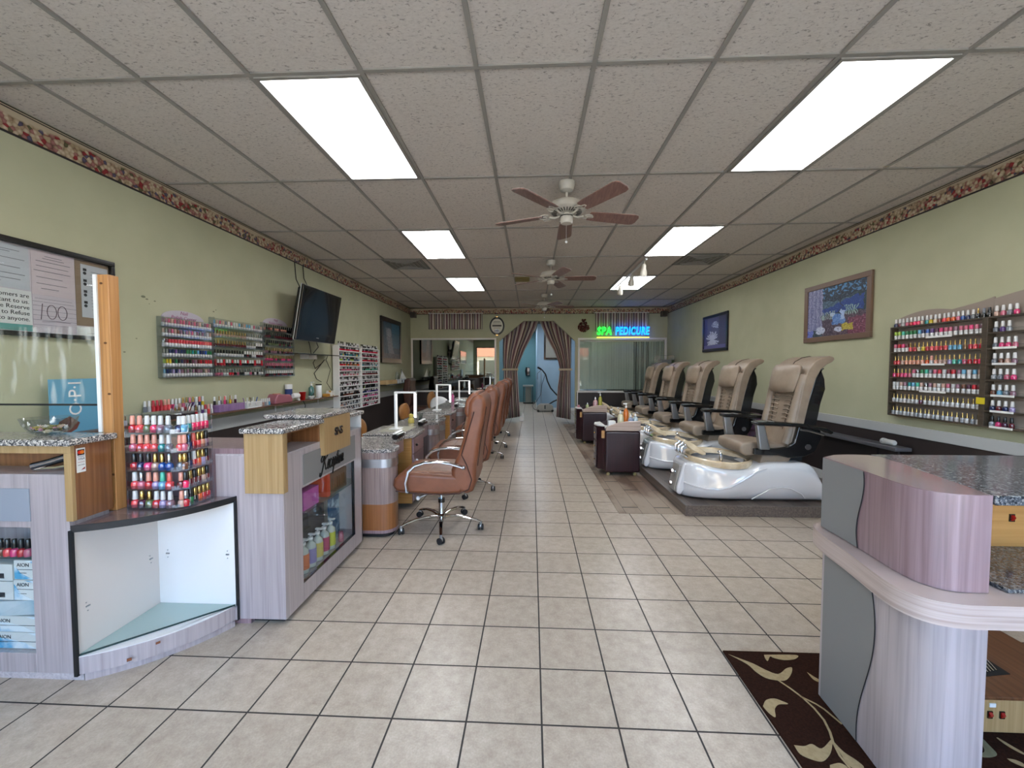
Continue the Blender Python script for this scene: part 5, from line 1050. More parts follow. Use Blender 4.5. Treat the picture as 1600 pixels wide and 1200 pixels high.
# ================================================================= pedicure spa chairs (local: x world-like, y centred, z from platform .1)
def spa():
    c = thing('pedicure_spa_chair', 'taupe massage spa chair over a white foot tub, first from the front', 'pedicure chair', (2.3, 4.37, .1), 'pedicure chairs in a row on the platform')
    ox, oz = -2.3, -.1; A = dict(world=False, smooth=True)
    def T(pts): return [(x+ox, z+oz) for x, z in pts]
    # tub body lofted along x : (x, halfwidth, ridge z, top z)
    st = [(1.58, .12, .25, .40), (1.61, .2, .245, .45), (1.67, .265, .235, .468), (1.76, .31, .222, .455), (1.88, .335, .222, .44), (1.98, .345, .25, .435), (2.08, .35, .31, .43), (2.17, .35, .37, .425), (2.23, .35, .41, .445), (2.30, .35, .445, .49), (2.42, .35, .455, .50), (2.55, .35, .458, .50), (2.68, .345, .445, .50), (2.76, .34, .41, .495), (2.82, .335, .36, .42), (2.87, .33, .30, .33), (2.895, .33, .2, .215), (2.9, .33, .13, .14)]
    rows = []
    for (x, w, zr, zt) in st:
        zb = .1; half = [(w*.62, zb), (w*.86, zb+.02), (w*.97, zb+(zr-zb)*.55), (w*1.0, zr-.012), (w*.985, zr+.004), (w*.955, zr+(zt-zr)*.35), (w*.93, zr+(zt-zr)*.75), (w*.89, zt-.004), (w*.8, zt)]
        rows.append([(x+ox, -y, z+oz) for y, z in half]+[(x+ox, 0, zt+oz)]+[(x+ox, y, z+oz) for y, z in reversed(half)]+[(x+ox, 0, zb+oz)])
    m = M().quadmesh(rows, closeu=True); n = len(rows[0]); m.f.append(tuple(range(n))[::-1]); m.mi.append(0); e = n*(len(rows)-1); m.f.append(tuple(e+k for k in range(n))); m.mi.append(0)
    part('foot_tub', m, ped_white, c, world=False, smooth=True, sub=1)
    # raised flowing rib on both sides and low arch rib
    rb = M()
    for s in (-1, 1):
        rb.tube([(x+ox, s*w*.985, z+oz) for x, w, z in ((1.6, .17, .255), (1.67, .262, .243), (1.76, .31, .229), (1.88, .337, .23), (1.98, .347, .258), (2.08, .353, .318), (2.17, .353, .378), (2.24, .353, .425), (2.32, .353, .455))], .011, 8)
        rb.tube([(x+ox, s*y, z+oz) for x, y, z in ((2.2, .318, .135), (2.27, .342, .19), (2.36, .346, .245), (2.46, .348, .265), (2.56, .346, .25), (2.66, .338, .2), (2.71, .315, .15))], .006, 8)
    part('side_rib', rb, ped_white, c, **A)
    part('front_wing', M().prism(T([(1.66, .46), (1.63, .21), (1.575, .115), (1.535, .13), (1.535, .2), (1.60, .45)]), -.16, .10, 'Y'), ped_white, c, world=False, bev=.02, seg=3)
    part('control_strip', M().prism(T([(1.59, .42), (1.535, .2), (1.53, .14), (1.51, .16), (1.53, .25), (1.565, .42)]), -.13, .05, 'Y'), mat('tub_grey', '97938c', .3), c, world=False, bev=.008)
    for z in (.215, .34): part('knob', M().lathe([(.024, 0), (.026, .02), (.014, .035), (.02, .05)], (-.81+.015*(z > .3), -.05, z+oz), 14, axis='X'), chrome, c, **A)
    # basin rim + inner bowl
    cx = 2.0+ox; rim = []
    for k in range(32):
        a = 2*PI*k/32; ca, sa = math.cos(a), math.sin(a); zz = .46+oz+.02*max(0, -ca)+.035*max(0, sa)
        ro = []
        for (f, dz) in ((1.0, -.03), (1.03, 0), (1.02, .025), (.95, .035), (.84, .02), (.8, -.02)): ro.append((cx+.325*f*ca, .325*f*sa, zz+dz))
        rim.append(ro)
    part('basin_rim', M().quadmesh(rim, closeu=True, closev=True), cream, c, **A)
    part('basin_bowl', M().lathe([(.27, .375), (.272, .37), (.24, .345), (.12, .34), (.01, .34)], (cx, 0, 0), 28, cap=False), mat('bowl_grey', '6f7174', .2, coat=.5), c, **A)
    part('foot_rest', M().prism(T([(1.59, .67), (1.62, .69), (1.72, .635), (1.83, .56), (1.84, .53), (1.8, .525), (1.68, .585)]), -.13, .13, 'Y'), cream, c, world=False, bev=.014, seg=3)
    ps = M()
    for s in (-.09, .0, .09): ps.tube([(1.66+ox, s, .50+oz), (1.6+ox, s, .54+oz), (1.6+ox, s, .6+oz), (1.64+ox, s, .63+oz)], .012, 8)
    part('foot_rest_bracket', ps, chrome, c, **A)
    part('faucet', M().cyl(.016, .37, .46, (1.95+ox, -.2), 12).tube([(1.95+ox, -.2, .455), (1.955+ox, -.16, .475), (1.96+ox, -.12, .465)], .012, 8), chrome, c, **A)
    part('seat_pedestal', M().box(2.4+ox, 2.75+ox, -.2, .2, .4, .46), black_mt, c, world=False)
    part('skirt', M().prism(T([(2.3, .47), (2.33, .56), (2.62, .56), (2.58, .49)]), -.26, .26, 'Y'), taupe, c, world=False, bev=.01)
    # chair shell
    for s in (-1, 1):
        ya, yb = (.27, .315) if s > 0 else (-.315, -.27)
        sh = part('side_shell', M().prism(T([(2.22, .635), (2.22, .575), (2.45, .57), (2.55, .545), (2.7, .56), (2.79, .6), (2.86, .75), (2.84, .84), (2.64, .86), (2.60, .70), (2.54, .655), (2.42, .64)]), ya, yb, 'Y'), black, c, world=False, bev=.01, seg=3)
        if s < 0: part('emblem', M().lathe([(.028, 0), (.03, .004), (.018, .006), (.016, .009)], (2.73+ox, -.318, .655+oz), 18, axis='Y', R=Matrix.Rotation(PI, 3, 'X')), chrome, sh, **A)
        yy = s*.335
        ar = part('armrest', M().prism(T([(2.19, .905), (2.2, .875), (2.6, .862), (2.86, .815), (2.9, .79), (2.92, .815), (2.86, .85), (2.62, .895), (2.3, .915)]), yy-.055, yy+.055, 'Y'), black, c, world=False, bev=.012, seg=3)
        part('arm_edge', M().box(2.21+ox, 2.36+ox, yy-.05, yy+.05, .908+oz, .914+oz), steel, ar, world=False)
        part('arm_post', M().prism(T([(2.21, .875), (2.285, .875), (2.345, .635), (2.245, .635)]), yy-.03, yy+.02, 'Y'), steel, c, world=False, bev=.012, seg=3)
        part('arm_link', M().tube([(2.64+ox, yy, .83+oz), (2.72+ox, yy, .82+oz), (2.86+ox, yy, .78+oz)], .012, 6), steel, c, **A)
    part('back_shell', M().prism(T([(2.67, .7), (2.75, 1.1), (2.81, 1.32), (2.88, 1.43), (2.9, 1.42), (2.87, 1.4), (2.90, 1.32), (2.91, 1.22), (2.87, 1.08), (2.84, .9), (2.82, .7), (2.74, .62)]), -.27, .27, 'Y'), black, c, world=False, bev=.02, seg=3)
    # seat
    part('seat', M().prism(T([(2.125, .58), (2.115, .63), (2.13, .675), (2.2, .69), (2.35, .685), (2.55, .655), (2.64, .64), (2.6, .6), (2.42, .585), (2.3, .56), (2.17, .548)]), -.25, .25, 'Y'), taupe, c, world=False, bev=.03, seg=4, ang=50)
    # back cushion with curled over head
    bk = [(2.57, .64), (2.6, .75), (2.632, .9), (2.66, 1.05), (2.685, 1.2), (2.71, 1.32), (2.745, 1.42), (2.80, 1.49), (2.87, 1.53), (2.945, 1.545), (2.985, 1.535), (2.995, 1.51), (2.97, 1.485), (2.92, 1.46), (2.865, 1.41), (2.825, 1.33), (2.785, 1.2), (2.755, 1.05), (2.72, .88), (2.69, .7), (2.65, .62)]
    part('back_cushion', M().prism(T(bk), -.27, .27, 'Y'), taupe, c, world=False, bev=.018, seg=3, ang=50)
    for s in (-1, 1): part('side_bolster', M().tube([(2.58+ox, s*.215, .67+oz), (2.615+ox, s*.22, .8+oz), (2.655+ox, s*.22, 1.0+oz), (2.69+ox, s*.225, 1.2+oz), (2.73+ox, s*.23, 1.36+oz)], .048, 10, r1=.036), taupe, c, **A)
    wr = M()
    for k in range(9):
        z = .82+k*.045; x = 2.625+(z-.82)*.185
        for s in (-1, 1): wr.tube([(x+ox-.012, s*.05, z+oz), (x+ox-.018, s*.11, z+oz+.012), (x+ox-.01, s*.18, z+oz-.004)], .006, 6)
    part('back_crease', wr, taupe, c, **A)
    sm = M(); sm.tube([(x+ox-.004, .02, z+oz+.004) for x, z in bk[6:11]], .0035, 5)
    for s in (-1, 1): sm.tube([(2.61+ox, s*.1, .8+oz), (2.648+ox, s*.13, 1.0+oz), (2.678+ox, s*.15, 1.16+oz)], .003, 5)
    part('seam', sm, mat('taupe_seam', '3a3028', .7), c, **A)
    pr = []
    for i in range(9):
        u = -1+i/4; z = 1.19+.0+.25*(i/8); hw = .195*(1-.18*max(0, (.5-i/8)))
        pr.append([(2.685+.06*(i/8)-.045*math.sqrt(max(0, 1-(v*1.0)**4))*math.sqrt(max(.05, 1-u**4))+ox, hw*v, z+oz) for v in (-1, -.8, -.4, 0, .4, .8, 1)])
    o = part('head_pillow', M().quadmesh(pr), taupe, c, world=False, smooth=True); sd_ = o.modifiers.new('s', 'SOLIDIFY'); sd_.thickness = -.05; sd_.offset = 1; bb = o.modifiers.new('b', 'BEVEL'); bb.width = .018; bb.segments = 3
    part('pillow_seam', M().tube([(2.647+ox, v*.185, 1.325+oz) for v in (-.9, -.4, 0, .4, .9)], .0025, 5), MATS['taupe_seam'], c, **A)
    part('pillow_strap', M().box(2.715+ox, 2.722+ox, -.25, .25, 1.365+oz, 1.385+oz), taupe, c, world=False)
    return c
sp1 = spa(); note_kids(sp1)
ORDS = ['second', 'third', 'fourth', 'fifth']
for k in range(4): dup(sp1, (2.3, 4.37+1.185*(k+1), .1), None, f'taupe massage spa chair over a white foot tub, {ORDS[k]} from the front')

# ================================================================= carts
def cart(y, lb):
    c = thing('pedicure_cart', lb, 'cart', (1.2, y, 0), 'dark wood pedicure carts'); x0, x1 = 1.01, 1.47; y0, y1 = y, y+.42
    part('cabinet', M().box(x0, x1, y0, y1, .05, .6), mahog, c, bev=.03, seg=4)
    part('side_wing', M().prism([(x0, y0+.05), (x0-.075, y0+.1), (x0-.1, y0+.2), (x0-.075, y0+.33), (x0, y1-.04)], .08, .655, 'Z'), mahog, c, smooth=True, ang=50)
    part('wing_top', M().prism([(x0, y0+.03), (x0-.085, y0+.09), (x0-.115, y0+.2), (x0-.085, y0+.34), (x0, y1-.02)], .655, .675, 'Z'), white_p, c, bev=.003)
    part('shaped_front', M().prism([(x0+.005, .602), (x0+.005, .645), (x0+.05, .67), (x0+.16, .71), (x0+.27, .728), (x1, .735), (x1, .602)], y0-.006, y0+.016, 'Y'), lam_tan, c, bev=.008)
    part('tray_top', M().box(x0+.02, x1-.005, y0+.016, y1-.016, .6, .62), white_p, c)
    part('shaped_back', M().prism([(x0+.005, .602), (x0+.005, .65), (x0+.16, .715), (x1-.2, .74), (x1-.2, .602)], y1-.016, y1, 'Y'), mahog, c, bev=.003)
    for k in range(3):
        d = part('drawer', M().box(x0-.103+.001, x0-.09, y0+.12, y0+.3, .1+k*.18, .26+k*.18), mahog, c, bev=.003)
        part('knob', M().ball((x0-.108, y0+.2, .19+k*.18), .01, 8), gold, d, smooth=True).location = (0, 0, 0)
    part('side_notch', M().box(x0-.04, x0+.001, y0+.046, y0+.052, .5, .6), orange_w, c)
    for (a, b) in ((x0+.05, y0+.05), (x1-.06, y0+.05), (x0+.05, y1-.05), (x1-.06, y1-.05)): part('caster', M().lathe([(.022, -.008), (.024, 0), (.022, .008)], (a, b, .0245), 12, axis='Y').cyl(.008, .03, .052, (a, b), 8), mat('amber_caster', '9a8a5a', .4), c, smooth=True)
    return c
cart(5.35, 'nearer dark mahogany pedicure cart with four bottles on top'); cart(7.62, 'farther dark mahogany pedicure cart beside the back pedicure chairs')
def pump(lb, x, y, z, h, r, colr, grp, pumped=True):
    th = thing('lotion_bottle', lb, 'bottle', (x, y, z), grp); nm = 'liquid_'+colr
    part('bottle', M().lathe([(r*.9, 0), (r, .004), (r, h*.6), (r*.8, h*.72), (r*.3, h*.78), (r*.3, h*.84)], (0, 0, 0), 14), mat(nm, colr, .2, coat=.6), th, world=False, smooth=True)
    if pumped: part('pump', M().cyl(r*.4, h*.82, h*.9, n=10).cyl(r*.15, h*.9, h, n=8).box(-r*1.1, r*.3, -r*.3, r*.3, h*.97, h*1.02), white_pl, th, world=False)
    else: part('nozzle', M().lathe([(r*.35, h*.82), (r*.3, h*.9), (r*.08, h)], (0, 0, 0), 10), white_pl, th, world=False)
g = 'bottles on the nearer pedicure cart'
pump('cream coloured squeeze bottle on the nearer cart, outermost toward the aisle', 1.235, 5.48, .621, .24, .042, 'c9c2a0', g, False); pump('orange pump bottle on the nearer cart', 1.335, 5.6, .621, .32, .036, 'c96a22', g); pump('small blue grey squeeze bottle before the orange one', 1.365, 5.46, .621, .19, .034, '8a93a8', g, False); pump('pale blue squeeze bottle at the cart edge by the tubs', 1.435, 5.5, .621, .2, .036, 'a6b8bc', g, False)
g = 'bottles on the farther pedicure cart'
pump('pink squeeze bottle on the farther cart', 1.27, 7.75, .621, .26, .045, 'b98c8c', g, False); pump('yellow and black pump bottle on the farther cart', 1.37, 7.8, .621, .34, .035, '9c9a3a', g); pump('small lime bottle on the farther cart', 1.12, 7.74, .621, .15, .03, 'b0b884', g, False)
tag(part('cotton_jar', M().cyl(.025, .676, .72, (.96, 7.8), 12), mat('jar_pink2', 'b98088', .4)), 'tiny pink jar on the wing of the farther cart', 'jar')
tag(part('plastic_tub', M().box(1.1, 1.2, 5.6, 5.7, .621, .7), white_pl, bev=.01), 'small white tub behind the bottles of the nearer cart', 'tub')

# ================================================================= curved desk at the right
dk = thing('curved_dryer_desk', 'large curved pink and grey laminate desk with granite top at the front right', 'desk', (1.6, 1.55, 0))
def outer(off=0):
    P = [(1.243, 1.752), (1.236, 1.62), (1.226, 1.5), (1.213, 1.4), (1.212, 1.335), (1.226, 1.285), (1.26, 1.252), (1.31, 1.243), (1.372, 1.243)]
    if not off: return P
    O = []
    for i, p in enumerate(P):
        a = Vector(P[max(i-1, 0)]); b = Vector(P[min(i+1, len(P)-1)]); d = (b-a).normalized(); O.append((p[0]+d.y*off, p[1]-d.x*off))
    return O
def smooth2(P, it=2):
    for _ in range(it):
        Q = [P[0]]
        for a, b in zip(P, P[1:]): Q += [(a[0]*.75+b[0]*.25, a[1]*.75+b[1]*.25), (a[0]*.25+b[0]*.75, a[1]*.25+b[1]*.75)]
        P = Q+[P[-1]]
    return P
inn = [(1.374, 1.256), (1.40, 1.36), (1.43, 1.5), (1.465, 1.62), (1.488, 1.70), (1.488, 1.80), (1.40, 1.815), (1.32, 1.80)]
so = smooth2(outer()); body = so+smooth2(inn, 1)
part('upper_body', M().prism(body, .757, 1.05, 'Z'), lam_pink, dk, smooth=True, ang=35)
part('top_skin', M().prism(body, 1.05, 1.052, 'Z'), wood('glossy_rosy_top', '806a6c', '937c80', 'a08a8e', 'Y', rough=.08, coat=1), dk)
lo_ = smooth2([(p[0]+.02, p[1]+.015) for p in outer()]); lin = [(1.395, 1.262), (1.43, 1.4), (1.46, 1.6), (1.49, 1.7), (1.488, 1.80), (1.34, 1.80)]
part('lower_body', M().prism(lo_+smooth2(lin, 1), .0105, .685, 'Z'), lam, dk, smooth=True, ang=35)
ledge = smooth2([(1.285, 1.80), (1.225, 1.79), (1.185, 1.68), (1.165, 1.5), (1.135, 1.35), (1.128, 1.27), (1.16, 1.205), (1.23, 1.18), (1.3, 1.177), (2.3, 1.177)])+[(2.3, 1.6), (1.5, 1.6), (1.49, 1.81)]
part('ledge_board', M().prism(ledge, .685, .755, 'Z'), wood('ash_ledge', 'a08e86', 'b3a39c', 'c0b2ac', 'H'), dk, smooth=True, ang=35)
# grey wavy facings
def wavy(off, z0, z1, ph, amp, mid):
    N = 22; so2 = smooth2(outer()) if off > 0 else lo_; rows = []
    # arclength param along the straight side
    for i in range(N+1):
        f = i/N; z = z0+(z1-z0)*f; ye = mid+amp*math.sin(ph+f*PI*1.6); r = []
        for k in range(9):
            y = 1.752-(1.752-ye)*k/8
            for a, b in zip(so2, so2[1:]):
                if (a[1]-y)*(b[1]-y) <= 0 and abs(a[1]-b[1]) > 1e-6 and a[1] > 1.26: x = a[0]+(b[0]-a[0])*(y-a[1])/(b[1]-a[1]); break
            else: x = so2[0][0]
            r.append((x-.002, min(y, so2[0][1]), z))
        rows.append(r)
    return rows
def slab(rows):
    m = M().quadmesh(rows); return m
def edge(rows): return M().tube([(p[-1][0]-.001, p[-1][1], p[-1][2]) for p in rows], .0016, 5)
r_ = wavy(1, .758, 1.0495, 3.6, -.016, 1.535); up = part('grey_facing', slab(r_), grey_pn, dk, smooth=True); part('dark_seam', edge(r_), black_mt, up).location = (0, 0, 0)
r_ = wavy(-1, .0115, .684, 1.2, .038, 1.505); lw = part('grey_facing', slab(r_), grey_pn, dk, smooth=True); part('dark_seam', edge(r_), black_mt, lw).location = (0, 0, 0)
part('granite_top', M().prism([(1.374, 1.238), (2.3, 1.238), (2.3, 1.82), (1.49, 1.82), (1.467, 1.62), (1.432, 1.5), (1.402, 1.36)], 1.022, 1.052, 'Z'), granite_dark, dk, bev=.004)
part('granite_ledge', M().prism([(1.43, 1.245), (2.3, 1.245), (2.3, 1.555), (1.5, 1.555), (1.425, 1.36)], .756, .768, 'Z'), granite_dark, dk, bev=.003)
part('maple_panel', M().box(1.5, 2.3, 1.556, 1.58, .757, 1.021), orange_w, dk)
part('far_end_panel', M().box(2.3, 2.36, 1.2, 1.82, .0105, 1.052), lam_pink, dk, bev=.004)
def rocker(x, y, z, par):
    s = part('rocker_switch', M().box(x-.009, x+.009, y-.004, y, z-.014, z+.014), black, par); part('rocker', M().prism([(y-.004, z-.011), (y-.011, z+.002), (y-.004, z+.011)], x-.006, x+.006, 'X'), switch_r, s).location = (0, 0, 0)
rocker(1.785, 1.556, .875, dk)
fb = thing('foot_dryer_box', 'low maple foot dryer box with red rocker switches on the rug', 'foot dryer', (2.0, 1.8, 0))
part('box', M().box(1.62, 2.28, 1.6, 2.1, 0.012, .145), pine, fb, bev=.003); part('top_board', M().box(1.615, 2.285, 1.595, 2.1, .145, .158), brown_wh, fb, bev=.002)
rocker(1.79, 1.6, .085, fb); rocker(1.835, 1.6, .085, fb); part('white_label', M().box(1.787, 1.81, 1.597, 1.6, .115, .13), papers['white'], fb)
gr = thing('foot_grille', 'clear plastic wrapped metal grille on the foot dryer box', 'grille', (1.9, 1.8, .158))
m = M()
for k in range(9): m.tube([(1.83+k*.016, 1.70+k*.004, .165), (1.84+k*.016, 1.76+k*.004, .185), (1.85+k*.016, 1.84, .168)], .002, 5)
part('wire', m, chrome, gr); part('dark_opening', M().prism([(1.8, 1.69), (2.0, 1.72), (2.0, 1.84), (1.85, 1.86)], .1585, .16, 'Z'), black_mt, gr)
ch = thing('side_chair', 'dark seated chair with reddish brown frame just behind the curved desk', 'chair', (3.0, 2.45, 0))
part('seat', M().box(2.72, 3.1, 2.3, 2.7, .36, .42), mat('dark_navy_seat', '14161f', .5), ch, bev=.02, seg=3)
for (x, y) in ((2.72, 2.32), (3.08, 2.32), (2.72, 2.68), (3.08, 2.68)): part('leg', M().box(x-.012, x+.012, y-.012, y+.012, 0, .37 if y < 2.5 else .66), mahog, ch)
part('backrest', M().box(2.72, 3.1, 2.67, 2.69, .52, .66), mahog, ch, bev=.005)
# rug
t = NT('brown_leaf_rug'); v = t.coords((1, 1, 1)); n = t.add('ShaderNodeTexNoise', Scale=120.0, Detail=2.0); t.link(v, n.inputs['Vector']); r = t.ramp(n.outputs['Fac'], [(.3, '21110a'), (.7, '2e1a10')]); t.link(r.outputs[0], t.b.inputs['Base Color']); t.b.inputs['Roughness'].default_value = 1; t.b.inputs['Specular IOR Level'].default_value = .1; t.bump(n.outputs['Fac'], .4, .003)
leafm = mat_noise('beige_leaf_pile', '8f7c58', '9d8a66', (60, 60, 60), .95); leafg = mat_noise('sage_leaf_pile', '62624a', '6d6d54', (60, 60, 60), .95)
rg = thing('patterned_rug', 'dark brown rug with beige leaf pattern under the curved desk', 'rug', (1.9, 1.2, 0))
part('rug', M().box(.978, 2.75, -.4, 2.032, .0005, .01), t.m, rg, bev=.003)
lv = M(); lg = M()
def leaf(m, x, y, l, w, a, bend=.3):
    L_, R_ = [], []
    for k in range(11):
        f = k/10; hw = w*math.sin(PI*f)**.7*(1-.35*f); cx_ = f*l; cy_ = bend*l*f*f
        L_.append((cx_, cy_+hw, .0104)); R_.append((cx_, cy_-hw*.55, .0104))
    T_ = Matrix.Translation((x, y, 0)) @ Matrix.Rotation(a, 4, 'Z'); m.join(M().quadmesh([L_, R_]), T_)
def vine(m, pts, w=.006):
    P = [Vector((x, y, .0102)) for x, y in pts]; a = []; b = []
    for i, p in enumerate(P):
        d = (P[min(i+1, len(P)-1)]-P[max(i-1, 0)]).normalized(); n_ = Vector((-d.y, d.x, 0)); a.append(tuple(p+n_*w)); b.append(tuple(p-n_*w))
    m.quadmesh([a, b])
LEAVES = {'A': [(0.992, 2.004), (1.049, 1.965), (1.083, 1.94), (1.118, 1.902), (1.159, 1.879), (1.218, 1.916), (1.249, 1.923), (1.219, 1.881), (1.173, 1.843), (1.135, 1.839), (1.089, 1.852), (1.064, 1.888), (1.049, 1.938)] ,'B': [(1.167, 2.006), (1.324, 2.011), (1.301, 1.982), (1.243, 1.973), (1.203, 1.985), (1.19, 1.995), (1.16, 1.963), (1.159, 1.983)] ,'C': [(0.986, 1.693), (1.017, 1.725), (1.056, 1.735), (1.082, 1.723), (1.098, 1.708), (1.058, 1.704), (1.027, 1.68), (1.006, 1.64), (0.992, 1.654), (0.986, 1.678)] ,'D': [(1.001, 1.517), (1.036, 1.514), (1.071, 1.524), (1.096, 1.507), (1.162, 1.548), (1.127, 1.502), (1.094, 1.473), (1.06, 1.455), (1.029, 1.461), (1.0, 1.481)] ,'G': [(1.301, 1.897), (1.312, 1.873), (1.325, 1.849), (1.314, 1.837), (1.299, 1.854)] ,'H': [(1.161, 1.536), (1.167, 1.496), (1.187, 1.466), (1.193, 1.438), (1.15, 1.436), (1.148, 1.479)] ,'I': [(1.079, 1.443), (1.121, 1.452), (1.132, 1.431), (1.065, 1.414)] ,'v1': [(1.136, 1.842), (1.161, 1.796), (1.181, 1.748), (1.193, 1.691), (1.193, 1.634), (1.177, 1.579), (1.157, 1.536), (1.141, 1.479), (1.142, 1.435)] ,'v2': [(1.176, 1.753), (1.216, 1.713), (1.231, 1.688), (1.251, 1.617)] ,'S1': [(1.706, 1.579), (1.738, 1.577), (1.733, 1.542), (1.723, 1.51), (1.692, 1.497), (1.655, 1.496), (1.635, 1.507), (1.684, 1.516), (1.709, 1.549), (1.691, 1.557)] ,'S2': [(1.803, 1.58), (1.816, 1.546), (1.827, 1.518), (1.819, 1.512), (1.801, 1.539), (1.796, 1.576)] ,'S3': [(1.74, 1.494), (1.765, 1.489), (1.776, 1.475), (1.763, 1.463), (1.742, 1.481)] ,}
for k_, P_l in LEAVES.items():
    if k_[0] == 'v': vine(lv, P_l, .0045)
    else: (lg if k_ == 'S1' else lv).prism(cat(P_l+[P_l[0]], 4)[:-1], .0101, .0106, 'Z')
leaf(lv, 1.45, .8, .25, .04, .6, .4); leaf(lv, 1.1, .7, .25, .04, .8, .4); leaf(lv, 2.1, 1.0, .25, .05, .8, .4); leaf(lv, 2.4, 1.9, .2, .03, .3, .4)
part('leaf_pattern', lv, leafm, rg); part('leaf_pattern', lg, leafg, rg)
# ================================================================= ceiling fans
blade_m = wood('rosy_fan_blade', '6f4c42', '7d5a50', '89675c', 'X', rough=.4)
fan_w = mat('ivory_fan_metal', 'b9b3a6', .35, coat=.3)
def fan(x, y, lb, a0):
    f = thing('ceiling_fan', lb, 'ceiling fan', (x, y, ZC), 'white ceiling fans in a line', rz=a0)
    A = dict(world=False, smooth=True)
    part('canopy', M().lathe([(.068, -.002), (.07, -.02), (.055, -.07), (.03, -.085), (.012, -.088)], (0, 0, 0), 24), fan_w, f, **A)
    part('downrod', M().cyl(.012, -.16, -.085, n=12), fan_w, f, **A)
    part('motor_housing', M().lathe([(.02, -.155), (.09, -.16), (.135, -.18), (.15, -.205), (.152, -.235), (.135, -.25), (.09, -.262), (.05, -.268)], (0, 0, 0), 32), fan_w, f, **A)
    m = M()
    for k in range(30): a = 2*PI*k/30; m.box(.088, .128, -.003, .003, -.2635, -.2475, 0, None); 
    m = M()
    for k in range(30): R = Matrix.Rotation(2*PI*k/30, 4, 'Z'); m.join(M().prism([(.085, -.266), (.128, -.256), (.128, -.253), (.085, -.262)], -.004, .004, 'Y'), R)
    part('vent_slots', m, mat('slot_dark', '3c3833', .7), f, world=False)
    part('switch_housing', M().lathe([(.05, -.268), (.052, -.28), (.052, -.33), (.045, -.345), (.02, -.352)], (0, 0, 0), 24), fan_w, f, **A)
    part('dark_ring', M().lathe([(.054, -.284), (.055, -.288), (.054, -.292)], (0, 0, 0), 24, cap=False), black_mt, f, **A)
    for k in range(5):
        R = Matrix.Rotation(2*PI*k/5, 4, 'Z'); Rp = Matrix.Rotation(-.21, 4, 'X')
        br = M(); br.tube([(.05, 0, -.275), (.1, 0, -.285), (.15, 0, -.272)], .009, 6)
        for s in (-1, 0, 1): br.tube([(.185+.035*math.cos(t_*PI/6)+(.02 if s == 0 else 0), s*.036+.02*math.sin(t_*PI/6), -.272+s*.005) for t_ in range(12)], .0045, 6, closed=True)
        part('blade_bracket', M().join(br, R), fan_w, f, **A)
        P = [(.2, -.055), (.26, -.062), (.6, -.072), (.635, -.062), (.65, -.035), (.65, .035), (.635, .062), (.6, .072), (.26, .062), (.2, .055)]
        b = M().prism(P, -.004, .004, 'Z'); T_ = R @ Matrix.Translation((0, 0, -.266)) @ Rp
        part('blade', M().join(b, T_), blade_m, f, world=False)
        part('blade_edging', M().join(M().prism(P, .0042, .006, 'Z'), T_), fan_w, f, world=False)
    part('pull_chain', M().tube([(.03, 0, -.345), (.032, 0, -.48)], .0018, 5), steel, f, world=False); part('chain_ball', M().ball((.032, 0, -.488), .012, 10), white_pl, f, **A)
    return f
fan(.32, 3.5, 'nearest white ceiling fan with five rosy wood blades', math.radians(87)); fan(.325, 6.0, 'middle white ceiling fan of three hanging in a line', math.radians(70)); fan(.335, 8.7, 'farthest white ceiling fan above the arch', math.radians(82))
# track lights
tk = thing('track_light', 'short white ceiling track carrying three spotlights over the pedicure side', 'track light', (1.67, 6.9, ZC))
part('rail', M().box(1.655, 1.685, 5.9, 8.0, ZC-.03, ZC-.004), white_p, tk)
for y in (6.0, 6.7, 7.5):
    sp_ = part('spot_head', M().lathe([(.035, -.09), (.052, -.08), (.05, -.03), (.034, .02), (.03, .07), (.015, .085)], (1.66, y, ZC-.15), 16, R=Matrix.Rotation(.35, 3, 'X')), fan_w, tk, smooth=True)
    part('stem', M().tube([(1.67, y, ZC-.03), (1.67, y, ZC-.1)], .008, 6), fan_w, sp_); part('lens', M().lathe([(.03, -.088), (.03, -.0915)], (1.66, y, ZC-.15), 14, R=Matrix.Rotation(.35, 3, 'X')), black_mt, sp_)
# corner speakers
for x, lb in ((XL+.1, 'small grey box speaker in the back corner on the television side'), (XR-.12, 'small grey box speaker in the back corner on the pedicure side')):
    s = thing('corner_speaker', lb, 'speaker', (x, YB-.1, 2.75)); part('housing', M().box(x-.07, x+.07, YB-.15, YB-.0035, 2.73, 2.87), mat('speaker_grey', '5c554c', .6), s, bev=.01); part('grille', M().box(x-.055, x+.055, YB-.155, YB-.15, 2.745, 2.855), mat('speaker_cloth', '46403a', .9), s)
# ================================================================= striped curtains
def stripes(name, sc_=1.0):
    t = NT(name); v = t.coords((1, 1, 1), kind='UV'); sx = t.add('ShaderNodeSeparateXYZ'); t.link(v, sx.inputs[0])
    md = t.add('ShaderNodeMath', operation='FRACT'); t.link(sx.outputs[0], md.inputs[0])
    r = t.ramp(md.outputs[0], [(0, '4a3c40'), (.1, 'c4bab0'), (.28, '6d4850'), (.42, 'a3918c'), (.55, 'cfc7b6'), (.68, '57383f'), (.8, 'a5a383'), (.9, '93868c')], 'CONSTANT')
    t.link(r.outputs[0], t.b.inputs['Base Color']); t.b.inputs['Roughness'].default_value = .8; return t.m
cur_m = stripes('striped_satin')
def cloth(name, rows, per, parent, sol=.004):
    m = M().quadmesh(rows); o = part(name, m, cur_m, parent, smooth=True, ang=180); me = o.data; uv = me.uv_layers.new(name='UVMap'); nc = len(rows[0])
    for lp in me.loops:
        i = lp.vertex_index; uv.data[lp.index].uv = (per*(i % nc)/(nc-1), (i//nc)/len(rows))
    s = o.modifiers.new('s', 'SOLIDIFY'); s.thickness = sol; return o
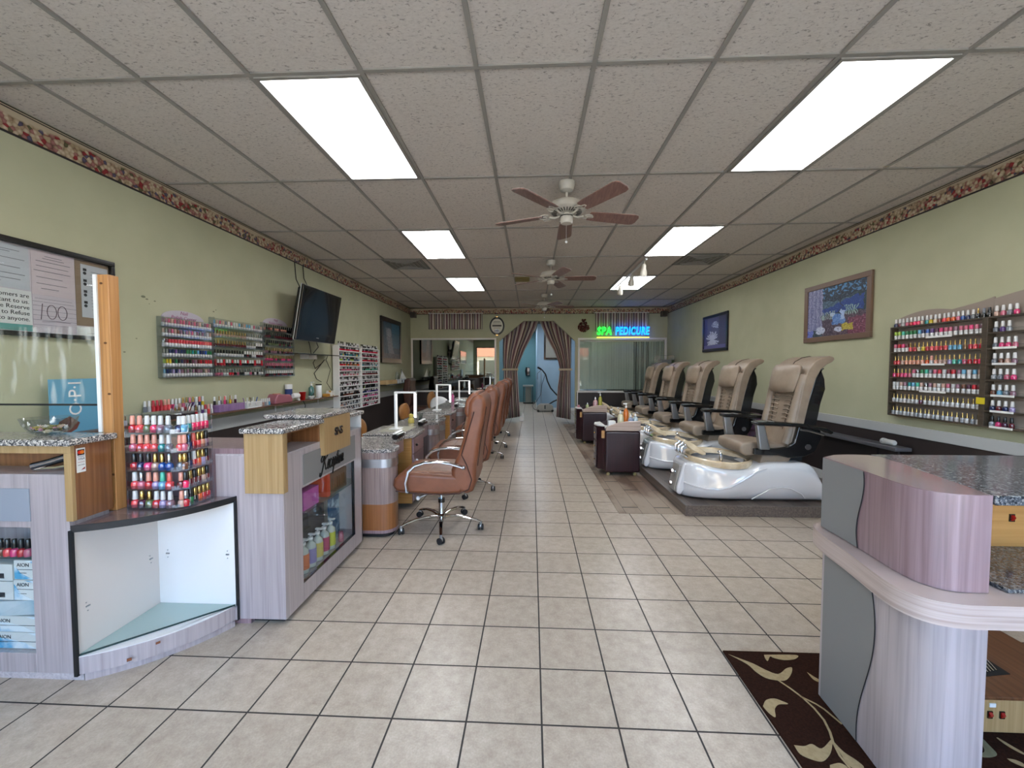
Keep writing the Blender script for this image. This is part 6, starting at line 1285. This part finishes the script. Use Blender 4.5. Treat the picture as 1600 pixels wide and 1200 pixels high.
for (x0, x1, z0, z1, lb) in ((-2.59, -1.19, 2.43, 2.83, 'striped fabric valance above the wall mirror'), (1.71, 3.06, 2.36, 2.83, 'striped fabric valance behind the neon sign')):
    v_ = thing('striped_valance', lb, 'valance', ((x0+x1)/2, YB-.08, z0), 'striped valances on the back wall'); rows = []
    for z in (z1, (z0+z1)/2, z0): rows.append([(x0+(x1-x0)*k/80, YB-.07+.018*math.sin(k*.95)*(1.3 if z == z0 else .8), z) for k in range(81)])
    cloth('fabric', rows, 7, v_); part('rod', M().box(x0-.01, x1+.01, YB-.06, YB-.002, z1, z1+.018), white_p, v_)
def curtain(side, lb):
    y0 = YH+.08; c = thing('striped_curtain', lb, 'curtain', (-.5 if side < 0 else 1.0, y0, 0), 'striped curtains tied back in the archway')
    rows = []; N = 64
    # z levels: (z, outer x, inner x)
    if side < 0: lev = [(2.70, -.66, .27), (2.5, -.665, .2), (2.2, -.67, .06), (1.9, -.675, -.1), (1.6, -.675, -.22), (1.42, -.66, -.285), (1.37, -.655, -.29), (1.3, -.66, -.29), (.9, -.665, -.26), (.5, -.66, -.24), (.1, -.64, -.215)]
    else: lev = [(2.70, 1.13, .29), (2.5, 1.13, .36), (2.2, 1.13, .5), (1.9, 1.13, .67), (1.6, 1.13, .79), (1.42, 1.12, .83), (1.37, 1.115, .835), (1.3, 1.12, .83), (.9, 1.12, .78), (.5, 1.125, .76), (.1, 1.12, .74)]
    for z, xo, xi in lev:
        r = []
        for k in range(N+1):
            f = k/N; x = xo+(xi-xo)*f; d = .03 if abs(z-1.37) > .04 else .014; zz = z+(.0 if z < 2.6 else 0)
            r.append((x, y0+d*math.sin(f*46)+.03*f, zz+(.28*f*f*0)))
        rows.append(r)
    # hem rises slightly on the inner edge
    rows[-1] = [(x, y, .06+.07*(k/N)) for k, (x, y, z) in enumerate(rows[-1])]
    cloth('fabric', rows, 2.6, c, .003)
    xo, xi = (-.69, -.27) if side < 0 else (1.15, .81)
    part('tie_band', M().box(min(xo, xi), max(xo, xi), y0-.045, y0-.035, 1.36, 1.415).box(min(xo, xi), max(xo, xi), y0+.07, y0+.075, 1.36, 1.415), mat('cream_band', 'b5a88e', .7), c)
curtain(-1, 'striped curtain tied back on the nail table side of the arch'); curtain(1, 'striped curtain tied back on the pedicure side of the arch')
struct('trim_4', M().box(AX0-.02, AX1+.02, YH+.02, YH+.04, 2.7, 2.73), white_p)
# ================================================================= neon sign
ns = thing('neon_sign', 'glowing green and blue neon sign reading SPA PEDICURE', 'neon sign', (2.4, YB-.16, 2.3))
gn = mat('green_neon', '18ff30', .4, emit='20ff3c', es=1.3); bn = mat('blue_neon', '0a90ff', .4, emit='0a70ff', es=2.2); yn = mat('yellow_neon', 'fff060', .4, emit='ffe94a', es=.9)
text('green_lettering', 'SPA', (1.92, YB-.16, 2.355), .27, '-Y', gn, ns, fill=False, bevel=.008, width=.37, shear=.12, space=1.15)
text('blue_lettering', 'PEDICURE', (2.62, YB-.16, 2.355), .27, '-Y', bn, ns, fill=False, bevel=.008, width=.85, shear=.12, space=1.12)
part('underline_tube', M().tube([(1.74, YB-.15, 2.2), (2.1, YB-.16, 2.2), (3.04, YB-.16, 2.2), (3.05, YB-.12, 2.2)], .011, 8), yn, ns, smooth=True)
part('backing', M().box(1.74, 2.19, YB-.112, YB-.108, 2.23, 2.49).box(2.2, 3.03, YB-.112, YB-.108, 2.23, 2.49), acrylic, ns)
part('hanging_wire', M().tube([(1.8, YB-.12, 2.84), (1.8, YB-.11, 2.45)], .003, 5).tube([(3.0, YB-.12, 2.84), (3.0, YB-.11, 2.45)], .003, 5), steel, ns)
# clock-like oval plaque
op_ = thing('oval_plaque', 'oval black rimmed wall clock plaque left of the arch'.replace(' left of', ' beside'), 'clock', (-.815, YB-.02, 2.5))
yy = YB-.004; Rf = Matrix.Rotation(PI, 3, 'Z')
def oval(r0, r1, d, m_, nm): return part(nm, M().lathe([(r0, 0), (r0, d)], (-.815, YB-.002-d, 2.515), 36, axis='Y', sx=1, sy=1.12).__class__().join(M().prism([(-.815+r0*math.cos(2*PI*k/36), 2.515+r1*math.sin(2*PI*k/36)) for k in range(36)], YB-.002-d, YB, 'Y')), m_, op_, smooth=True, ang=30)
oval(.195, .235, .02, black_mt, 'rim'); oval(.155, .19, .024, mat('ivory_face', 'd6d3c2', .5), 'face')
part('dark_band', M().box(-.935, -.695, YB-.028, YB-.026, 2.5, 2.545), mat('plaque_band', '44443c', .6), op_); part('dark_emblem', M().prism([(-.815+.07*math.cos(2*PI*k/20), 2.385+.045*math.sin(2*PI*k/20)) for k in range(20)], YB-.029, YB-.026, 'Y'), black, op_)
part('top_fitting', M().box(-.845, -.785, YB-.03, YB-.002, 2.74, 2.765).box(-.845, -.785, YB-.03, YB-.002, 2.265, 2.29), gold, op_)
part('scroll_line', M().box(-.9, -.73, YB-.028, YB-.026, 2.62, 2.63).box(-.92, -.71, YB-.028, YB-.026, 2.59, 2.597).box(-.9, -.73, YB-.028, YB-.026, 2.46, 2.467), MATS['plaque_band'], op_)
# dried wreath
wt = thing('dried_flower_hanging', 'dark reddish dried flower arrangement on the wall beside the arch', 'ornament', (1.42, YB-.05, 2.48))
m = M(); rw = random.Random(5)
for k in range(150):
    a = rw.random()*6.28; r = .14*math.sqrt(rw.random()); x = 1.42+r*math.cos(a); z = 2.46+r*math.sin(a)*(1.1 if math.sin(a) > 0 else .75)+(.06 if abs(math.cos(a)) < .3 and math.sin(a) > 0 else 0)
    m.ball((x, YB-.03-.02*rw.random(), z), .012+.012*rw.random(), 6)
part('dried_petals', m, mat_noise('dried_red', '2c1410', '6a2c20', (30, 30, 30), .9), wt, smooth=True); part('backing_stick', M().box(1.33, 1.51, YB-.02, YB-.002, 2.37, 2.39), brown_w, wt)
# ================================================================= framed pictures
def vcol_mat():
    t = NT('painted_canvas'); a = t.add('ShaderNodeVertexColor'); a.layer_name = 'Col'; t.link(a.outputs[0], t.b.inputs['Base Color']); t.b.inputs['Roughness'].default_value = .45; return t.m
pc_m = vcol_mat()
def picture(lb, wall, ya, yb, z0, z1, fw, fm, fn, nu=80, nv=56, fd=.03):
    """ya = image-left end"""
    s = 1 if wall == 'L' else -1; xw = XL if wall == 'L' else XR; y0, y1 = min(ya, yb), max(ya, yb)
    p = thing('framed_picture', lb, 'picture', (xw+s*.02, (ya+yb)/2, z0)); xa, xb = sorted((xw+s*.002, xw+s*fd))
    m = M(); m.box(xa, xb, y0, y1, z1-fw, z1); m.box(xa, xb, y0, y1, z0, z0+fw); m.box(xa, xb, y0, y0+fw, z0+fw, z1-fw); m.box(xa, xb, y1-fw, y1, z0+fw, z1-fw); part('frame', m, fm, p, bev=.004)
    xc = xw+s*(fd-.012); a = ya+fw*(1 if yb > ya else -1); b = yb-fw*(1 if yb > ya else -1)
    rows = [[(xc, a+(b-a)*i/nu, z0+fw+(z1-z0-2*fw)*j/nv) for i in range(nu+1)] for j in range(nv+1)]
    o = part('canvas', M().quadmesh(rows), pc_m, p); ca = o.data.color_attributes.new('Col', 'FLOAT_COLOR', 'CORNER')
    for fi, pl in enumerate(o.data.polygons):
        j, i = divmod(fi, nu); c = L(fn((i+.5)/nu, (j+.5)/nv))
        for li in pl.loop_indices: ca.data[li].color = c
    return p
from mathutils import noise as MN
def nz(u, v, s, o=0): return MN.noise(Vector((u*s, v*s, o)))*.5+.5
def hexmix(a, b, t_):
    A = [int(a[i:i+2], 16) for i in (0, 2, 4)]; B = [int(b[i:i+2], 16) for i in (0, 2, 4)]; return ''.join('%02x' % max(0, min(255, int(p+(q-p)*t_))) for p, q in zip(A, B))
def garden(u, v):
    u += (nz(u, v, 14, 11)-.5)*.07; v += (nz(u, v, 14, 17)-.5)*.08
    n = nz(u, v, 22); n2 = nz(u, v, 45, 3); n3 = nz(u, v, 9, 7)
    c = hexmix('1c2a3a', '2e4a46', n)
    if .28 < u < .95 and .45 < v < .72: c = '1f3f86' if (v-.45) < .06+.35*(u-.2) else hexmix('23384a', '5d7f94', n2)
    if v > .72+.05*math.sin(u*9): c = hexmix('10161c', '35506a', n2)
    if v > .8 and n > .55: c = '4a82b4'
    if v < .42: c = hexmix('2b2233', '7c6a74', n2*.9)
    if u < .28: c = hexmix('3a4470', 'a7a6c4', .3+.7*abs(math.sin(u*42))*n2+.1) if v > .14 else hexmix('1b2b2c', '4a5a6c', n)
    if v < .5 and v > .33 and .26 < u < .5 and int(u*60) % 2: c = '8fa3a0'
    if v < .56 and v > .38 and .66 < u < .86 and int(u*60) % 2: c = '8fb0a4'
    if abs(u-.57) < .1 and .22 < v < .42: c = hexmix('2f5aa8', '8db0dc', n2)
    if (u-.46)**2+(v-.43)**2 < .002: c = 'b4c6d8'
    if abs(u-.63) < .04 and .3 < v < .48: c = 'a7bde0'
    if u > .72 and v < .32: c = hexmix('4a2038', '9a5a6c', n2)
    if .62 < u < .8 and .08 < v < .2+.03*n: c = hexmix('8a7a2a', 'd8c84a', n2)
    if (u-.24)**2+(v-.12)**2*1.5 < .008 or (u-.56)**2+(v-.12)**2 < .004: c = hexmix('8a96b4', 'e4e8f4', n2)
    if u < .12 and v < .14: c = hexmix('3a4a9a', '8a96dc', n2)
    if abs(u-.6+.02*math.sin(v*30)) < .008 and v > .4: c = '22202a'
    return hexmix(c, 'b0b4c0' if n2 > .6 else '1a1c26', .35*abs(n2-.5)*2)
picture('brown framed seaside garden terrace painting on the right wall', 'R', 5.385, 4.365, 1.745, 2.44, .06, mat('bronze_frame', '6b5546', .4), garden, 120, 84)
def lily(u, v):
    n = nz(u, v, 30, 2); c = '4c4a68' if .16 < u < .68 else '423c50'
    if u < .16: c = '333066'
    c = hexmix(c, '6a6890', n*.35)
    for k in range(9):
        a = math.radians(20+k*18); d = abs((u-.4)*math.sin(a)-(v-.28)*math.cos(a)); r = math.hypot(u-.4, v-.28)
        if d < .022 and r < .24+.03*(k % 3): c = 'b2b6cc'
    if (u-.52)**2*.8+(v-.72)**2 < .02 and n > .4 and v+u*.3 > .82: c = '9aa2bc'
    if v < .12: c = '5c5888'
    return c
picture('dark framed white lily print on the right wall', 'R', 8.43, 7.4, 1.745, 2.445, .055, mat('dark_violet_frame', '15121e', .3), lily, 50, 44)
def statue(u, v):
    n = nz(u, v, 14, 5); n2 = nz(u, v, 30, 1); c = hexmix('2c3a4a', '46606e', n)
    if u > .5 and v > .3: c = hexmix('274a5e', '3f7088', n2)
    if abs(u-(.35+.25*(.6-v)))+.1*n < .2 and v < .85: c = hexmix('4c5058', '8f9298', n2)
    if (u-.35)**2+(v-.72)**2 < .015: c = hexmix('6a6c74', 'a0a2a8', n2)
    if v < .15: c = hexmix('3a3c44', '6c6e76', n)
    return c
picture('tall black framed grey and blue figure print beside the white polish rack', 'L', 8.38, 9.68, 1.54, 2.52, .1, mat('black_brown_frame', '14100e', .3), statue, 44, 50, .045)
# ================================================================= side shelf, cabinet, acrylic box
ss = thing('grey_side_ledge', 'narrow grey metal ledge on a thin leg along the right wall', 'ledge', (3.45, 4.4, 0)); part('ledge_top', M().box(3.38, 3.53, 3.86, 5.0, .655, .69), mat('grey_ledge_metal', '6e6e72', .35, .5), ss, bev=.006); part('leg', M().box(3.44, 3.47, 4.1, 4.13, .1, .655), black_mt, ss); part('panel', M().box(3.42, 3.44, 3.88, 4.08, .1, .655), wains, ss)
tag(part('towel_roll', M().lathe([(.022, -.06), (.026, -.05), (.026, .05), (.022, .06)], (3.46, 4.02, .717), 14, axis='Y').lathe([(.03, 0), (.03, .03)], (3.46, 4.09, .717), 14, axis='Y'), mat('white_cloth', 'bdbab4', .8), smooth=True), 'small white roll on the grey ledge by the pedicure chair', 'roll')
cb = thing('beige_cabinet', 'beige cabinet standing in the back corner behind the pedicure chairs', 'cabinet', (3.3, 9.9, 0.1)); part('carcass', M().box(3.1, 3.52, 9.7, 10.4, .1, 1.52), mat('beige_paint', 'a39a84', .5), cb, bev=.004); part('door', M().box(3.085, 3.099, 9.72, 10.38, .14, 1.48), MATS['beige_paint'], cb, bev=.003)
ab = thing('acrylic_display_box', 'clear acrylic box with grey contents on the corner cabinet', 'display box', (3.3, 10.0, 1.52)); part('clear_box', frame(M(), 3.14, 3.45, 1.53, 1.72, .01, 9.8, 10.2), acr_edge, ab); part('grey_contents', M().box(3.17, 3.42, 9.85, 10.15, 1.523, 1.63), mat('foggy_grey', '6a7078', .4), ab, bev=.02)
tag(part('purple_stool', M().lathe([(.1, .1), (.12, .12), (.06, .2), (.06, .5), (.17, .55), (.19, .62), (.17, .72), (.08, .76)], (3.3, 6.1, 0), 18), mat('mauve_vinyl', '6a4a5c', .5), smooth=True), 'mauve padded stool behind the second pedicure chair', 'stool')
# ================================================================= hallway things
fl = thing('garment_steamer', 'upright steamer with black hose standing in the blue hallway', 'steamer', (.52, 13.3, 0))
part('tank', M().prism([(.27, .03), (.83, .03), (.8, .2), (.7, .26), (.4, .26), (.3, .2)], 13.15, 13.45, 'Y'), mat('steamer_grey', '8f8c84', .4), fl, bev=.02, seg=3)
part('front_dial', M().box(.52, .56, 13.14, 13.15, .1, .22), black, fl); part('wheel', M().lathe([(.04, -.012), (.04, .012)], (.32, 13.16, .041), 14, axis='Y').lathe([(.04, -.012), (.04, .012)], (.78, 13.16, .041), 14, axis='Y'), black_rb, fl)
part('pole', M().cyl(.008, .26, 1.36, (.42, 13.35), 8), steel, fl)
part('hose', M().tube([(.34, 13.3, 1.42), (.45, 13.3, 1.36), (.56, 13.28, 1.22), (.62, 13.25, 1.0), (.72, 13.25, .78), (.88, 13.25, .6), (1.0, 13.25, .48), (.96, 13.25, .4), (.82, 13.25, .34), (.68, 13.25, .25)], .022, 8), black_rb, fl, smooth=True)
part('nozzle', M().tube([(.3, 13.3, 1.45), (.42, 13.3, 1.38)], .03, 8), black, fl, smooth=True); part('thin_cord', M().tube([(.4, 13.3, 1.34), (.3, 13.3, 1.25), (.3, 13.3, 1.05)], .008, 6).tube([(.56, 13.28, 1.25), (.45, 13.3, .9), (.4, 13.3, .55), (.28, 13.3, .35), (.12, 13.2, .2), (.2, 13.2, .08), (.3, 13.2, .06)], .007, 6), black_rb, fl, smooth=True)
ph_ = thing('wall_telephone', 'black and silver wall telephone on the teal corridor wall', 'telephone', (-.02, 16.97, 1.35)); part('body', M().box(-.1, .06, 16.93, 16.998, 1.1, 1.45), black, ph_, bev=.02); part('handset', M().tube([(-.07, 16.9, 1.45), (-.1, 16.88, 1.3), (-.07, 16.9, 1.15)], .035, 8), black, ph_, smooth=True); part('face', M().box(-.04, .05, 16.925, 16.93, 1.28, 1.42), steel, ph_)
tc = thing('waste_bin', 'grey lidded bin at the end of the teal corridor', 'bin', (0, 16.3, 0)); part('bin', M().box(-.12, .13, 16.2, 16.5, .04, .68), mat('bin_grey', '7a7c74', .5), tc, bev=.02); part('lid', M().box(-.22, .2, 16.15, 16.55, .68, .74), mat('bin_lid', '8c8f88', .5), tc, bev=.01); part('frame', M().box(-.2, -.18, 16.2, 16.5, 0, .68).box(.17, .19, 16.2, 16.5, 0, .68).box(-.18, .17, 16.3, 16.4, 0, .04), black_mt, tc)
hp_ = thing('framed_picture', 'black framed picture on the blue hallway wall', 'picture', (.85, 13.66, 1.7)); part('frame', frame(M(), .58, 1.15, 1.77, 2.6, .06, 13.66, 13.698), black, hp_); part('canvas', M().box(.58, 1.15, 13.68, 13.69, 1.77, 2.6), mat('grey_mount', '8c8c84', .6), hp_)
tag(part('white_box', M().box(-.24, -.12, 10.86, 11.0, 0, .12).lathe([(.03, .12), (.02, .18), (.02, .22)], (-.15, 10.93, 0), 10), white_pl, bev=.004), 'small white bottle shaped thing at the foot of the tied curtain', 'container')
# ================================================================= camera, light
cam = bpy.data.cameras.new('camera'); cam.sensor_width = 36; cam.lens = 635.6/1600*36; cam.clip_start = .02; co = bpy.data.objects.new('camera', cam); COL.objects.link(co)
P_, Y_ = -.0395, -.0401; fw = Vector((math.sin(Y_)*math.cos(P_), math.cos(Y_)*math.cos(P_), math.sin(P_))); co.location = (0, 0, 1.428); co.rotation_euler = fw.to_track_quat('-Z', 'Y').to_euler(); sc.camera = co
w = bpy.data.worlds.new('daylight'); sc.world = w; w.use_nodes = True; bgn = w.node_tree.nodes['Background']; sky = w.node_tree.nodes.new('ShaderNodeTexSky'); sky.sky_type = 'NISHITA'; sky.sun_elevation = math.radians(50); sky.sun_rotation = math.radians(20); sky.sun_disc = False
w.node_tree.links.new(sky.outputs[0], bgn.inputs[0]); bgn.inputs[1].default_value = .9
pt = bpy.data.lights.new('shop_window_portal', 'AREA'); pt.shape = 'RECTANGLE'; pt.size = 6.3; pt.size_y = 2.4; pt.cycles.is_portal = True; po = bpy.data.objects.new('shop_window_portal', pt); COL.objects.link(po); po.location = (.23, YF-.13, 1.35); po.rotation_euler = (PI/2, 0, 0)
po.rotation_euler = Vector((0, 1, 0)).to_track_quat('-Z', 'Z').to_euler()
su = bpy.data.lights.new('sun', 'SUN'); su.energy = 14; su.angle = .01; su.color = (1, .95, .88); so_ = bpy.data.objects.new('sun', su); COL.objects.link(so_); so_.location = (0, 0, 12); so_.rotation_euler = Vector((.25, -.75, -1)).to_track_quat('-Z', 'Y').to_euler()
sc.view_settings.view_transform = 'Standard'; sc.view_settings.look = 'None'; sc.view_settings.exposure = 1.5; sc.view_settings.gamma = 1; sc.view_settings.use_curve_mapping = False
cy = sc.cycles; cy.use_denoising = True; cy.max_bounces = 8; cy.transparent_max_bounces = 24; cy.glossy_bounces = 4; cy.diffuse_bounces = 4; cy.transmission_bounces = 4; cy.caustics_reflective = False; cy.caustics_refractive = False; cy.sample_clamp_indirect = 6
